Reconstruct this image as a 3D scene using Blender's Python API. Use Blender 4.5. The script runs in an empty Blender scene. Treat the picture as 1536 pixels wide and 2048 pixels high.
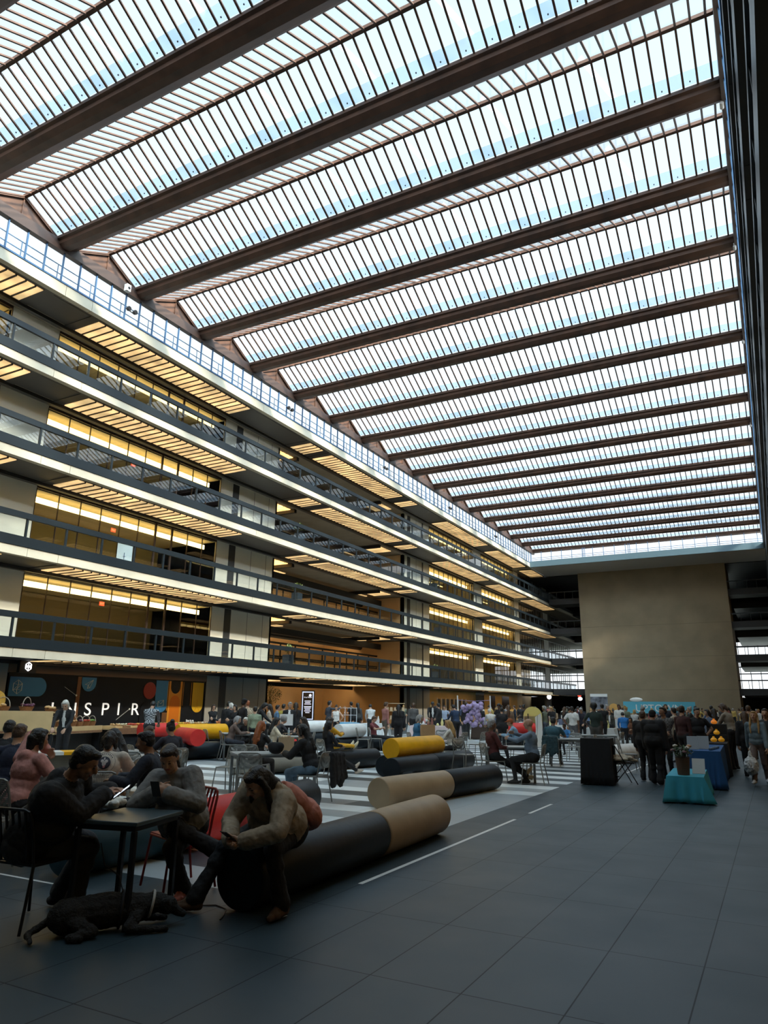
import bpy, bmesh, math, random
import numpy as np
from mathutils import Vector, Matrix, Quaternion
C = bpy.context.scene.collection
PI = math.pi
random.seed(7)
EYE = 1.6
FPX = 1411.46
MR = ((0.88159293, 0.47188186, 0.011019), (0.11577987, -0.23881941, 0.9641371), (-0.45759035, 0.84870066, 0.26517593))  # right, up, forward

# ------------------------------------------------------------ places on the floor
def ray(px, py):
    c = ((px - 768) / FPX, -(py - 1024) / FPX, 1.0)
    return Vector([sum(MR[i][j] * c[i] for i in range(3)) for j in range(3)])
def at(px, py, z=0.0):
    d = ray(px, py); t = (z - EYE) / d.z
    return Vector((d.x * t, d.y * t, z))
def away(px, d, z=0.0):
    r = ray(px, 1399 + 0.0174 * px); h = math.hypot(r.x, r.y)
    return Vector((r.x / h * d, r.y / h * d, z))

# ------------------------------------------------------------ materials
MATS = {}
def mat(name, col, rough=0.6, metal=0.0, var=0.0, scale=4.0, bump=0.0, bscale=30.0, emit=None, es=0.0, spec=0.5, coat=0.0):
    if name in MATS: return MATS[name]
    m = bpy.data.materials.new(name); m.use_nodes = True
    nt = m.node_tree; b = nt.nodes['Principled BSDF']
    b.inputs['Base Color'].default_value = (*col, 1); b.inputs['Roughness'].default_value = rough
    b.inputs['Metallic'].default_value = metal; b.inputs['Specular IOR Level'].default_value = spec
    b.inputs['Coat Weight'].default_value = coat
    if var or bump:
        tc = nt.nodes.new('ShaderNodeTexCoord')
    if var:
        n = nt.nodes.new('ShaderNodeTexNoise'); n.inputs['Scale'].default_value = scale; n.inputs['Detail'].default_value = 4
        nt.links.new(tc.outputs['Object'], n.inputs['Vector'])
        r = nt.nodes.new('ShaderNodeValToRGB')
        r.color_ramp.elements[0].position = 0.3; r.color_ramp.elements[1].position = 0.7
        r.color_ramp.elements[0].color = (*[max(0, c * (1 - var)) for c in col], 1)
        r.color_ramp.elements[1].color = (*[min(1, c * (1 + var)) for c in col], 1)
        nt.links.new(n.outputs['Fac'], r.inputs['Fac']); nt.links.new(r.outputs['Color'], b.inputs['Base Color'])
    if bump:
        n2 = nt.nodes.new('ShaderNodeTexNoise'); n2.inputs['Scale'].default_value = bscale; n2.inputs['Detail'].default_value = 3
        nt.links.new(tc.outputs['Object'], n2.inputs['Vector'])
        bp = nt.nodes.new('ShaderNodeBump'); bp.inputs['Strength'].default_value = bump; bp.inputs['Distance'].default_value = 0.02
        nt.links.new(n2.outputs['Fac'], bp.inputs['Height']); nt.links.new(bp.outputs['Normal'], b.inputs['Normal'])
    if emit:
        b.inputs['Emission Color'].default_value = (*emit, 1); b.inputs['Emission Strength'].default_value = es
    MATS[name] = m
    return m

def glass(name, tint=(1, 1, 1), refl=1.0, rough=0.02, haze=0.0, hazecol=(0.8, 0.9, 1)):
    if name in MATS: return MATS[name]
    m = bpy.data.materials.new(name); m.use_nodes = True; nt = m.node_tree
    nt.nodes.remove(nt.nodes['Principled BSDF']); out = nt.nodes['Material Output']
    t = nt.nodes.new('ShaderNodeBsdfTransparent'); t.inputs['Color'].default_value = (*tint, 1)
    g = nt.nodes.new('ShaderNodeBsdfGlossy'); g.inputs['Roughness'].default_value = rough
    g.inputs['Color'].default_value = (refl, refl, refl, 1)
    f = nt.nodes.new('ShaderNodeFresnel'); ge = nt.nodes.new('ShaderNodeNewGeometry')
    io = nt.nodes.new('ShaderNodeMapRange'); io.inputs[3].default_value = 1.5; io.inputs[4].default_value = 1 / 1.5
    nt.links.new(ge.outputs['Backfacing'], io.inputs[0]); nt.links.new(io.outputs[0], f.inputs['IOR'])
    mx = nt.nodes.new('ShaderNodeMixShader')
    a = t
    if haze:
        tr = nt.nodes.new('ShaderNodeBsdfTranslucent'); tr.inputs['Color'].default_value = (*hazecol, 1)
        m2 = nt.nodes.new('ShaderNodeMixShader'); m2.inputs[0].default_value = haze
        nt.links.new(t.outputs[0], m2.inputs[1]); nt.links.new(tr.outputs[0], m2.inputs[2]); a = m2
    nt.links.new(f.outputs[0], mx.inputs[0]); nt.links.new(a.outputs[0], mx.inputs[1]); nt.links.new(g.outputs[0], mx.inputs[2])
    nt.links.new(mx.outputs[0], out.inputs['Surface'])
    MATS[name] = m
    return m

BROWN = mat('weathering_steel', (0.075, 0.034, 0.019), 0.55, 0.0, 0.35, 1.5)
DKBROWN = mat('dark_bronze_frame', (0.05, 0.03, 0.024), 0.5)
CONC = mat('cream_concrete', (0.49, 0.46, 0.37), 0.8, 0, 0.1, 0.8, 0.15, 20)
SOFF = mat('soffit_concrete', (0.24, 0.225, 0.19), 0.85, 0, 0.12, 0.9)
WHITE = mat('white_wall_panel', (0.80, 0.79, 0.70), 0.6, 0, 0.04, 0.7)
STEEL_AND_SHADE = mat('blue_black_steel_and_shade', (0.009, 0.015, 0.020), 0.4, 0.2)  # railing steel; also the dark shade painted on the right fascias
BLUEST = mat('blue_grey_mullion', (0.05, 0.12, 0.24), 0.4, 0.3)
TAN = mat('tan_wall', (0.55, 0.35, 0.17), 0.7, 0, 0.06, 0.5)
GOLD = mat('golden_wood_wall', (0.62, 0.40, 0.13), 0.6, 0, 0.08, 0.7)
CORE = mat('core_concrete', (0.235, 0.195, 0.13), 0.85, 0, 0.14, 0.35, 0.2, 8)
DARK = mat('dark_void', (0.02, 0.022, 0.025), 0.6)
CARPET = mat('office_carpet', (0.06, 0.06, 0.065), 0.9)
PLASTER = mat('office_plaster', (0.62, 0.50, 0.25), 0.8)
COVE = mat('cove_lamp', (1, .85, .5), 0.5, emit=(1.0, 0.70, 0.26), es=5.0)
PANEL = mat('luminous_soffit_panel', (0.85, 0.7, 0.5), 0.6, 0, 0.25, 0.9, emit=(1.0, 0.64, 0.27), es=0.42)
def panel_nodes():
    m = PANEL; nt = m.node_tree; b = nt.nodes['Principled BSDF']
    tc = nt.nodes.new('ShaderNodeTexCoord'); n = nt.nodes.new('ShaderNodeTexNoise'); n.inputs['Scale'].default_value = 0.8
    nt.links.new(tc.outputs['Object'], n.inputs['Vector'])
    r = nt.nodes.new('ShaderNodeMapRange'); r.inputs[1].default_value = 0.3; r.inputs[2].default_value = 0.7; r.inputs[3].default_value = 0.35; r.inputs[4].default_value = 1.1
    nt.links.new(n.outputs['Fac'], r.inputs[0]); nt.links.new(r.outputs[0], b.inputs['Emission Strength'])
panel_nodes()
ROOFG = glass('roof_glass', (0.98, 0.99, 1.0), 0.45, 0.05)
ROOFF = glass('roof_glass_tinted', (0.30, 0.37, 0.44), 0.6, 0.1, 0.3, (0.45, 0.56, 0.68))
PALE = glass('pale_film', (0.5, 0.6, 0.68), 0.4, 0.3, 0.5, (0.8, 0.88, 0.95))
RAILG = glass('railing_glass', (0.72, 0.76, 0.78), 1.0, 0.01)
WING = glass('window_glass', (0.85, 0.87, 0.85), 1.0, 0.01)
WHITEP = mat('white_paint', (0.8, 0.8, 0.78), 0.4)
BLACKP = mat('black_paint', (0.012, 0.012, 0.014), 0.4)

# ------------------------------------------------------------ mesh helpers
class MB:
    def __init__(s): s.v = []; s.f = []; s.m = []
    def box(s, a, b, mi=0):
        x0, y0, z0 = a; x1, y1, z1 = b; n = len(s.v)
        if x0 > x1: x0, x1 = x1, x0
        if y0 > y1: y0, y1 = y1, y0
        if z0 > z1: z0, z1 = z1, z0
        s.v += [(x0, y0, z0), (x1, y0, z0), (x1, y1, z0), (x0, y1, z0), (x0, y0, z1), (x1, y0, z1), (x1, y1, z1), (x0, y1, z1)]
        for q in ((0, 3, 2, 1), (4, 5, 6, 7), (0, 1, 5, 4), (1, 2, 6, 5), (2, 3, 7, 6), (3, 0, 4, 7)):
            s.f.append(tuple(n + i for i in q)); s.m.append(mi)
        return s
    def quad(s, *p, mi=0):
        n = len(s.v); s.v += [tuple(q) for q in p]; s.f.append(tuple(range(n, n + len(p)))); s.m.append(mi); return s
    def bar(s, p, q, w, h=None, mi=0, up=(0, 0, 1)):
        """square bar from p to q, w wide, h deep"""
        h = h or w; p = Vector(p); q = Vector(q); d = (q - p).normalized(); u = Vector(up)
        if abs(d.dot(u)) > 0.98: u = Vector((1, 0, 0))
        r = d.cross(u).normalized(); u = r.cross(d)
        n = len(s.v)
        for c in (p, q):
            for a, b in ((-1, -1), (1, -1), (1, 1), (-1, 1)):
                s.v.append(tuple(c + r * (a * w / 2) + u * (b * h / 2)))
        for g in ((0, 1, 2, 3), (7, 6, 5, 4), (0, 4, 5, 1), (1, 5, 6, 2), (2, 6, 7, 3), (3, 7, 4, 0)):
            s.f.append(tuple(n + i for i in g)); s.m.append(mi)
        return s
    def tube(s, pts, r, n=8, mi=0, caps=True, closed=False):
        pts = [Vector(p) for p in pts]; N = len(pts); base = len(s.v); prev = None
        rr = r if isinstance(r, (list, tuple)) else [r] * N
        for i, p in enumerate(pts):
            if closed: d = (pts[(i + 1) % N] - pts[i - 1]).normalized()
            else: d = (pts[min(i + 1, N - 1)] - pts[max(i - 1, 0)]).normalized()
            if prev is None:
                a = Vector((0, 0, 1)) if abs(d.z) < 0.9 else Vector((1, 0, 0))
                u = d.cross(a).normalized()
            else:
                u = (prev - d * prev.dot(d))
                u = u.normalized() if u.length > 1e-6 else d.orthogonal().normalized()
            prev = u; w = d.cross(u)
            for k in range(n):
                t = 2 * PI * k / n; s.v.append(tuple(p + u * (math.cos(t) * rr[i]) + w * (math.sin(t) * rr[i])))
        for i in range(N if closed else N - 1):
            j = (i + 1) % N
            for k in range(n):
                a = base + i * n + k; b = base + i * n + (k + 1) % n; c = base + j * n + (k + 1) % n; d2 = base + j * n + k
                s.f.append((a, b, c, d2)); s.m.append(mi)
        if caps and not closed:
            s.f.append(tuple(base + k for k in reversed(range(n)))); s.m.append(mi)
            s.f.append(tuple(base + (N - 1) * n + k for k in range(n))); s.m.append(mi)
        return s
    def lathe(s, prof, n=24, c=(0, 0, 0), mi=0, axis='z'):
        """prof: (radius, height) pairs"""
        base = len(s.v)
        for r, z in prof:
            for k in range(n):
                t = 2 * PI * k / n; a, b = r * math.cos(t), r * math.sin(t)
                v = {'z': (a, b, z), 'y': (a, z, -b), 'x': (z, a, b)}[axis]
                s.v.append((v[0] + c[0], v[1] + c[1], v[2] + c[2]))
        for i in range(len(prof) - 1):
            for k in range(n):
                s.f.append((base + i * n + k, base + i * n + (k + 1) % n, base + (i + 1) * n + (k + 1) % n, base + (i + 1) * n + k)); s.m.append(mi)
        if prof[0][0] > 1e-6: s.f.append(tuple(base + k for k in reversed(range(n)))); s.m.append(mi)
        if prof[-1][0] > 1e-6: s.f.append(tuple(base + (len(prof) - 1) * n + k for k in range(n))); s.m.append(mi)
        return s
    def ball(s, c, r, n=10, mi=0, sc=(1, 1, 1)):
        prof = [(math.sin(PI * i / (n // 2 + 1)) * 1.0, -math.cos(PI * i / (n // 2 + 1))) for i in range(n // 2 + 2)]
        prof[0] = (0.0, -1.0); prof[-1] = (0.0, 1.0)
        base = len(s.v); tmp = MB(); tmp.lathe(prof, n)
        for v in tmp.v: s.v.append((c[0] + v[0] * r * sc[0], c[1] + v[1] * r * sc[1], c[2] + v[2] * r * sc[2]))
        for f in tmp.f: s.f.append(tuple(base + i for i in f)); s.m.append(mi)
        return s
    def xf(s, M, start=0):
        for i in range(start, len(s.v)): s.v[i] = tuple(M @ Vector(s.v[i]))
        return s
    def build(s, name, mats, parent=None, smooth=False, kind=None, loc=None, bevel=0):
        me = bpy.data.meshes.new(name); me.from_pydata(s.v, [], s.f)
        if not isinstance(mats, (list, tuple)): mats = [mats]
        for m in mats: me.materials.append(m)
        if len(mats) > 1: me.polygons.foreach_set('material_index', s.m)
        if smooth:
            bm = bmesh.new(); bm.from_mesh(me); bmesh.ops.remove_doubles(bm, verts=bm.verts, dist=1e-5)
            bm.to_mesh(me); bm.free()
            me.polygons.foreach_set('use_smooth', [True] * len(me.polygons))
            me.set_sharp_from_angle(angle=math.radians(40))
        me.update()
        o = bpy.data.objects.new(name, me); C.objects.link(o)
        if parent: o.parent = parent
        if loc: o.location = loc
        if kind: o['kind'] = kind
        if bevel:
            b = o.modifiers.new('edge', 'BEVEL'); b.width = bevel; b.segments = 2; b.limit_method = 'ANGLE'
        return o
def empty(name, loc=(0, 0, 0), rz=0.0):
    o = bpy.data.objects.new(name, None); o.empty_display_size = 0.1; C.objects.link(o); o.location = loc; o.rotation_euler = (0, 0, rz); return o
def tag(o, label=None, cat=None, group=None, kind=None):
    if label: o['label'] = label
    if cat: o['category'] = cat
    if group: o['group'] = group
    if kind: o['kind'] = kind
    return o
def children(o): return CH.get(o.name) or [c for c in o.children]
CH = {}
def copy_tree(o, parent=None):
    c = o.copy(); C.objects.link(c)
    if parent: c.parent = parent
    for ch in list(o.children): copy_tree(ch, c)
    return c

# ------------------------------------------------------------ camera, sky, sun
cam = bpy.data.objects.new('camera', bpy.data.cameras.new('camera')); C.objects.link(cam)
cam.data.sensor_fit = 'VERTICAL'; cam.data.sensor_height = 24; cam.data.sensor_width = 18
cam.data.lens = FPX / 2048 * 24; cam.data.clip_start = 0.05; cam.data.clip_end = 500
R3 = Matrix(((MR[0][0], MR[1][0], -MR[2][0]), (MR[0][1], MR[1][1], -MR[2][1]), (MR[0][2], MR[1][2], -MR[2][2])))
cam.matrix_world = Matrix.Translation((0, 0, EYE)) @ R3.to_4x4()
bpy.context.scene.camera = cam
w = bpy.data.worlds.new('sky'); bpy.context.scene.world = w; w.use_nodes = True
nt = w.node_tree; bg = nt.nodes['Background']
tc = nt.nodes.new('ShaderNodeTexCoord'); sx = nt.nodes.new('ShaderNodeSeparateXYZ'); nt.links.new(tc.outputs['Generated'], sx.inputs[0])
rp = nt.nodes.new('ShaderNodeValToRGB'); nt.links.new(sx.outputs['Z'], rp.inputs[0])
rp.color_ramp.elements[0].position = 0.0; rp.color_ramp.elements[0].color = (0.93, 0.97, 1.0, 1)
rp.color_ramp.elements[1].position = 0.8; rp.color_ramp.elements[1].color = (0.60, 0.78, 0.88, 1)
dt = nt.nodes.new('ShaderNodeVectorMath'); dt.operation = 'DOT_PRODUCT'; nt.links.new(tc.outputs['Generated'], dt.inputs[0]); dt.inputs[1].default_value = Vector((1.0, -0.42, 0.75)).normalized()
def wmath(op, a, b):
    n = nt.nodes.new('ShaderNodeMath'); n.operation = op
    for i, v in enumerate((a, b)):
        if isinstance(v, (int, float)): n.inputs[i].default_value = v
        else: nt.links.new(v, n.inputs[i])
    return n.outputs[0]
gl = wmath('MULTIPLY', wmath('POWER', wmath('MAXIMUM', dt.outputs['Value'], 0.0), 4.0), 15.0)   # the bright hazy sky round the sun
nt.links.new(rp.outputs[0], bg.inputs[0]); nt.links.new(wmath('ADD', gl, 1.25), bg.inputs[1])
sun = bpy.data.objects.new('sun', bpy.data.lights.new('sun', 'SUN')); C.objects.link(sun)
sun.data.energy = 12.0; sun.data.angle = math.radians(8); sun.data.color = (1.0, 0.90, 0.70)
TOSUN = Vector((1.0, -0.42, 0.57)).normalized()
sun.rotation_euler = TOSUN.to_track_quat('Z', 'Y').to_euler(); sun.location = (40, -20, 60)
sc = bpy.context.scene
sc.view_settings.view_transform = 'Standard'; sc.view_settings.look = 'None'; sc.view_settings.gamma = 1; sc.view_settings.use_curve_mapping = False
sc.view_settings.exposure = 0.25
sc.cycles.use_denoising = True
sc.cycles.max_bounces = 6; sc.cycles.diffuse_bounces = 3; sc.cycles.glossy_bounces = 3; sc.cycles.transparent_max_bounces = 10; sc.cycles.transmission_bounces = 3
sc.cycles.caustics_reflective = False; sc.cycles.caustics_refractive = False; sc.cycles.sample_clamp_indirect = 4
sc.cycles.blur_glossy = 1.0

# ------------------------------------------------------------ the hall
XL, XR = -28.0, 0.95
FH = 4.285
Y0, YE = -2.5, 95.0
EAVES = [18.245 + 4.865 * k for k in range(-4, 17)]
ZE, ZR = 23.2, 24.2
GW = 1.22

def floor_tiles():
    s = MB(); rnd = random.Random(3)
    # large dark tiles outside the patterned field, 0 dark tile, 1 border dark, 2 white, 3 light grey, 4 mid grey
    s.quad((-3.6, Y0, 0), (30, Y0, 0), (30, 140, 0), (-3.6, 140, 0), mi=0)
    s.quad((-45, Y0, 0), (-3.6, Y0, 0), (-3.6, 4.9, 0), (-45, 4.9, 0), mi=0)
    s.quad((-4.2, 4.9, 0), (-3.6, 4.9, 0), (-3.6, 140, 0), (-4.2, 140, 0), mi=1)
    s.quad((-45, 4.9, 0), (-19.8, 4.9, 0), (-19.8, 140, 0), (-45, 140, 0), mi=0)
    s.quad((-19.8, 54.1, 0), (-4.2, 54.1, 0), (-4.2, 140, 0), (-19.8, 140, 0), mi=0)
    nr = int(round((54.1 - 4.9) / 0.6)); nx = 13
    grid = [[0] * nx for _ in range(nr)]
    for r in range(nr):
        white = (r % 2 == 1)
        c = 0
        while c < nx:
            L = rnd.choice((2, 3, 3, 4, 5)); v = rnd.random()
            if white: m = 2 if v < 0.78 else 3
            else: m = 1 if v < 0.62 else (4 if v < 0.85 else 3)
            for k in range(c, min(nx, c + L)): grid[r][k] = m
            c += L
    for r in range(9, 17):
        for c in (0,): grid[r][c] = 3
    for r in range(9, 17, 2): grid[r][0] = 2 if r > 14 else 3
    for r in range(nr):
        for c in range(nx):
            x1 = -4.2 - 1.2 * c; x0 = x1 - 1.2; y0 = 4.9 + 0.6 * r
            s.quad((x0, y0, 0), (x1, y0, 0), (x1, y0 + .6, 0), (x0, y0 + .6, 0), mi=grid[r][c])
    def tile(name, col, var, gx=0.6, gy=1.2, ox=0.0, oy=4.34, dark=0.35, rough=0.34):
        m = mat(name, col, rough); nt = m.node_tree; b = nt.nodes['Principled BSDF']; L = nt.links
        tc = nt.nodes.new('ShaderNodeTexCoord'); sp = nt.nodes.new('ShaderNodeSeparateXYZ'); L.new(tc.outputs['Object'], sp.inputs[0])
        def M(op, a, b_=None, c=None):
            n = nt.nodes.new('ShaderNodeMath'); n.operation = op
            for i, v in enumerate((a, b_, c)):
                if v is None: continue
                if isinstance(v, (int, float)): n.inputs[i].default_value = v
                else: L.new(v, n.inputs[i])
            return n.outputs[0]
        u = M('DIVIDE', M('SUBTRACT', sp.outputs[0], ox), gx); v = M('DIVIDE', M('SUBTRACT', sp.outputs[1], oy), gy)
        fu = M('FLOOR', u); fv = M('FLOOR', v)
        du = M('MULTIPLY', M('SUBTRACT', 0.5, M('ABSOLUTE', M('SUBTRACT', M('FRACT', u), 0.5))), gx)
        dv = M('MULTIPLY', M('SUBTRACT', 0.5, M('ABSOLUTE', M('SUBTRACT', M('FRACT', v), 0.5))), gy)
        g = M('LESS_THAN', M('MINIMUM', du, dv), 0.0045)
        wn = nt.nodes.new('ShaderNodeTexWhiteNoise'); wn.noise_dimensions = '2D'
        cb = nt.nodes.new('ShaderNodeCombineXYZ'); L.new(fu, cb.inputs[0]); L.new(fv, cb.inputs[1]); L.new(cb.outputs[0], wn.inputs['Vector'])
        nz = nt.nodes.new('ShaderNodeTexNoise'); nz.inputs['Scale'].default_value = 1.3; nz.inputs['Detail'].default_value = 5; L.new(tc.outputs['Object'], nz.inputs['Vector'])
        k = M('ADD', M('MULTIPLY', M('SUBTRACT', wn.outputs[0], 0.5), var), M('ADD', 1.0, M('MULTIPLY', M('SUBTRACT', nz.outputs[0], 0.5), 0.35)))
        k = M('MULTIPLY', k, M('SUBTRACT', 1.0, M('MULTIPLY', g, 1 - dark)))
        vm = nt.nodes.new('ShaderNodeVectorMath'); vm.operation = 'SCALE'; vm.inputs[0].default_value = col; L.new(k, vm.inputs['Scale'])
        L.new(vm.outputs[0], b.inputs['Base Color']); L.new(M('MULTIPLY', M('SUBTRACT', 1.0, M('MULTIPLY', g, 0.7)), 0.5), b.inputs['Specular IOR Level'])
        rr = nt.nodes.new('ShaderNodeMapRange'); rr.inputs[3].default_value = rough - .08; rr.inputs[4].default_value = rough + .12
        L.new(nz.outputs[0], rr.inputs[0]); L.new(rr.outputs[0], b.inputs['Roughness'])
        return m
    ms = [tile('floor_tile_slate', (0.028, 0.050, 0.064), 0.25, dark=0.25, rough=0.42), tile('floor_tile_charcoal', (0.020, 0.036, 0.045), 0.15, 0.6, 1.2, rough=0.42),
          tile('floor_tile_white', (0.82, 0.87, 0.88), 0.05, 1.2, 0.6, 0.0, 4.3, dark=0.75), tile('floor_tile_light_grey', (0.38, 0.42, 0.44), 0.1, 1.2, 0.6, 0, 4.3, dark=.7),
          tile('floor_tile_mid_grey', (0.17, 0.19, 0.20), 0.1, 1.2, 0.6, 0, 4.3, dark=.7)]
    s.build('floor', ms, kind='structure')
    t = MB()
    y = 4.6
    for a, b in ((5.0, 5.12), (6.3, 10.9), (11.6, 12.9), (20.0, 27.0), (30, 44)):
        t.quad((-3.63, a, 0.002), (-3.58, a, 0.002), (-3.58, b, 0.002), (-3.63, b, 0.002))
    t.quad((-12, 4.84, 0.002), (-6.0, 4.84, 0.002), (-6.0, 4.875, 0.002), (-12, 4.875, 0.002))
    t.build('trim_1', WHITEP, kind='structure')
floor_tiles()

def roof():
    yb, ye = EAVES[0], EAVES[-1]
    for i, e in enumerate(EAVES):
        # girder: folded steel gutter between two skylights
        prof = [(0.0, ZE), (0.0, ZE - 0.10), (0.12, ZE - 0.14), (0.14, ZE - 0.3), (0.34, ZE - 0.44), (0.66, ZE - 0.42), (1.06, ZE - 0.14), (GW, ZE), (GW, ZE + .05), (1.12, ZE + .05), (1.0, ZE - .08), (0.2, ZE - .08), (0.14, ZE + 0.05), (0.0, ZE + .05)]
        s = MB(); n = len(prof)
        for x in (XL - 0.3, XR + 0.3):
            for y, z in prof: s.v.append((x, e + y, z))
        for k in range(n):
            s.f.append((k, (k + 1) % n, n + (k + 1) % n, n + k)); s.m.append(0)
        s.f.append(tuple(range(n))[::-1]); s.f.append(tuple(range(n, 2 * n))); s.m += [0, 0]
        s.build('ceiling_girder', BROWN, kind='structure')
        if i == len(EAVES) - 1: break
        a = e + GW; b = EAVES[i + 1]; m = (a + b) / 2
        # rafters and ridge
        s = MB(); s.bar((XL, m, ZR), (XR, m, ZR), 0.15, 0.14)
        x = XL + 0.1
        while x < XR:
            wd = 0.075
            s.bar((x, a, ZE + .03), (x, m, ZR - .03), wd, 0.06); s.bar((x, m, ZR - .03), (x, b, ZE + .03), wd, 0.06)
            x += 0.475
        s.build('ceiling_rafters', BROWN, kind='structure')
        # glass: near slope clear, far slope clear with a darker tinted lower band
        g = MB(); zt, zb = ZR + .05, ZE + .1; q = 0.24
        yq = b + (m - b) * q; zq = zb + (zt - zb) * q
        g.quad((XL, a, zb), (XR, a, zb), (XR, m, zt), (XL, m, zt), mi=0)
        g.quad((XL, m, zt), (XR, m, zt), (XR, yq, zq), (XL, yq, zq), mi=0)
        g.quad((XL, yq, zq), (XR, yq, zq), (XR, b, zb), (XL, b, zb), mi=1)
        g.build('window_%d' % (i + 1), [ROOFG, ROOFF], kind='structure')
        # pale struts on the roof above the glass
        s = MB(); x = XL + 1.6
        while x < XR - 2:
            s.bar((x, m + .1, ZR + .45), (x + .9, b - .2, ZE + .55), 0.22, 0.03)
            x += 3.8
        s.build('trim_%d' % (i + 10), PALE, kind='structure')
        # lamps in the glazing: little dark studs along the far eave
        s = MB(); x = XL + 0.33
        while x < XR:
            s.box((x - .02, b - .16, ZE + .1), (x + .02, b - .12, ZE + .14)); x += 0.95
        s.build('trim_%d' % (i + 40), BLACKP, kind='structure')
        # gable ends
        for X, w2 in ((XL, -0.15), (XR, 0.15)):
            s = MB(); nb = len(s.v)
            for xx in (X, X + w2): s.v += [(xx, a - .3, ZE - .05), (xx, b + .2, ZE - .05), (xx, m, ZR + .05)]
            s.f += [(0, 1, 2), (5, 4, 3), (0, 3, 4, 1), (1, 4, 5, 2), (2, 5, 3, 0)]; s.m += [0] * 5
            s.box((X - .02, m - .03, ZE - .05), (X + .06 * (1 if X < -5 else -1), m + .03, ZR - .1))
            s.bar((X + (0.05 if X < -5 else -.05), a, ZE), (X + (0.05 if X < -5 else -.05), m, ZR - .05), .12, .14); s.bar((X + (0.05 if X < -5 else -.05), m, ZR - .05), (X + (0.05 if X < -5 else -.05), b, ZE), .12, .14)
            s.build('wall_gable', BROWN, kind='structure')
    for X in (XL, XR):
        s = MB(); s.box((X - .15, yb, ZE - .55), (X + .15, ye + 1, ZE - .02)); s.build('ceiling_edge_beam', DKBROWN, kind='structure')
        # clerestory
        s = MB(); y = 15.93 - .97 * 30; n = 0
        while y < YE + 1:
            s.box((X - .04, y - .03, 21.15), (X + .04, y + .03, ZE - .5)); y += 0.97
        s.box((X - .04, Y0, 21.12), (X + .04, YE + 1, 21.2))
        o = X + (-.35 if X < -5 else .35)
        for z in (21.75, 22.2): s.bar((o, Y0, z), (o, YE, z), .035)
        y = Y0
        while y < YE: s.bar((o, y, 21.1), (o, y, 22.2), .03); y += 1.94
        s.build('window_frame', BLUEST, kind='structure')
        g = MB(); g.quad((X, Y0, 21.2), (X, YE + 1, 21.2), (X, YE + 1, ZE - .5), (X, Y0, ZE - .5)); g.build('window_%d' % (70 if X < -5 else 71), ROOFG, kind='structure')
    # end clerestory above the far slab
    s = MB(); x = XL
    while x < XR:
        s.box((x - .03, 95.9, 21.3), (x + .03, 96.0, ZE - .4)); x += 1.42
    for x in (XL + 7.3, XL + 13.2, XL + 24): s.box((x - .1, 95.9, 21.3), (x - .04, 96.0, ZE - .4)); s.box((x + .1, 95.9, 21.3), (x + .16, 96.0, ZE - .4))
    for z in (21.75, 22.0): s.bar((XL, 96.3, z), (XR, 96.3, z), .05)
    s.build('window_frame', BLUEST, kind='structure')
    g = MB(); g.quad((XL, 95.95, 21.3), (XR, 95.95, 21.3), (XR, 95.95, ZE - .4), (XL, 95.95, ZE - .4)); g.build('window_72', ROOFG, kind='structure')
roof()

WINBAYS = [(-10.0, 2.8), (5.4, 18.7), (21.4, 34.7), (68.2, 81.3), (84.1, 97.1), (99.3, 111.6), (114.5, 128.0)]
STRIPS = [(-10.0, 2.4), (6.0, 18.4), (21.6, 34.0), (41.1, 42.9), (44.1, 56.8), (58.3, 59.9), (67.1, 79.8), (83.2, 94.8), (97.5, 109.0)]
WALLS = [(2.8, 5.4), (18.7, 21.4), (34.7, 41.0), (62.0, 68.2), (81.3, 84.1), (97.1, 99.3), (111.6, 114.5)]
YB = 134.0
WW = 3.2          # walkway depth
ORD = ['ground', 'first', 'second', 'third', 'fourth', 'fifth']
BAYN = ['behind the camera', 'nearest', 'second', 'short fourth', 'fourth', 'short sixth', 'fifth', 'sixth', 'last']

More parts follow.
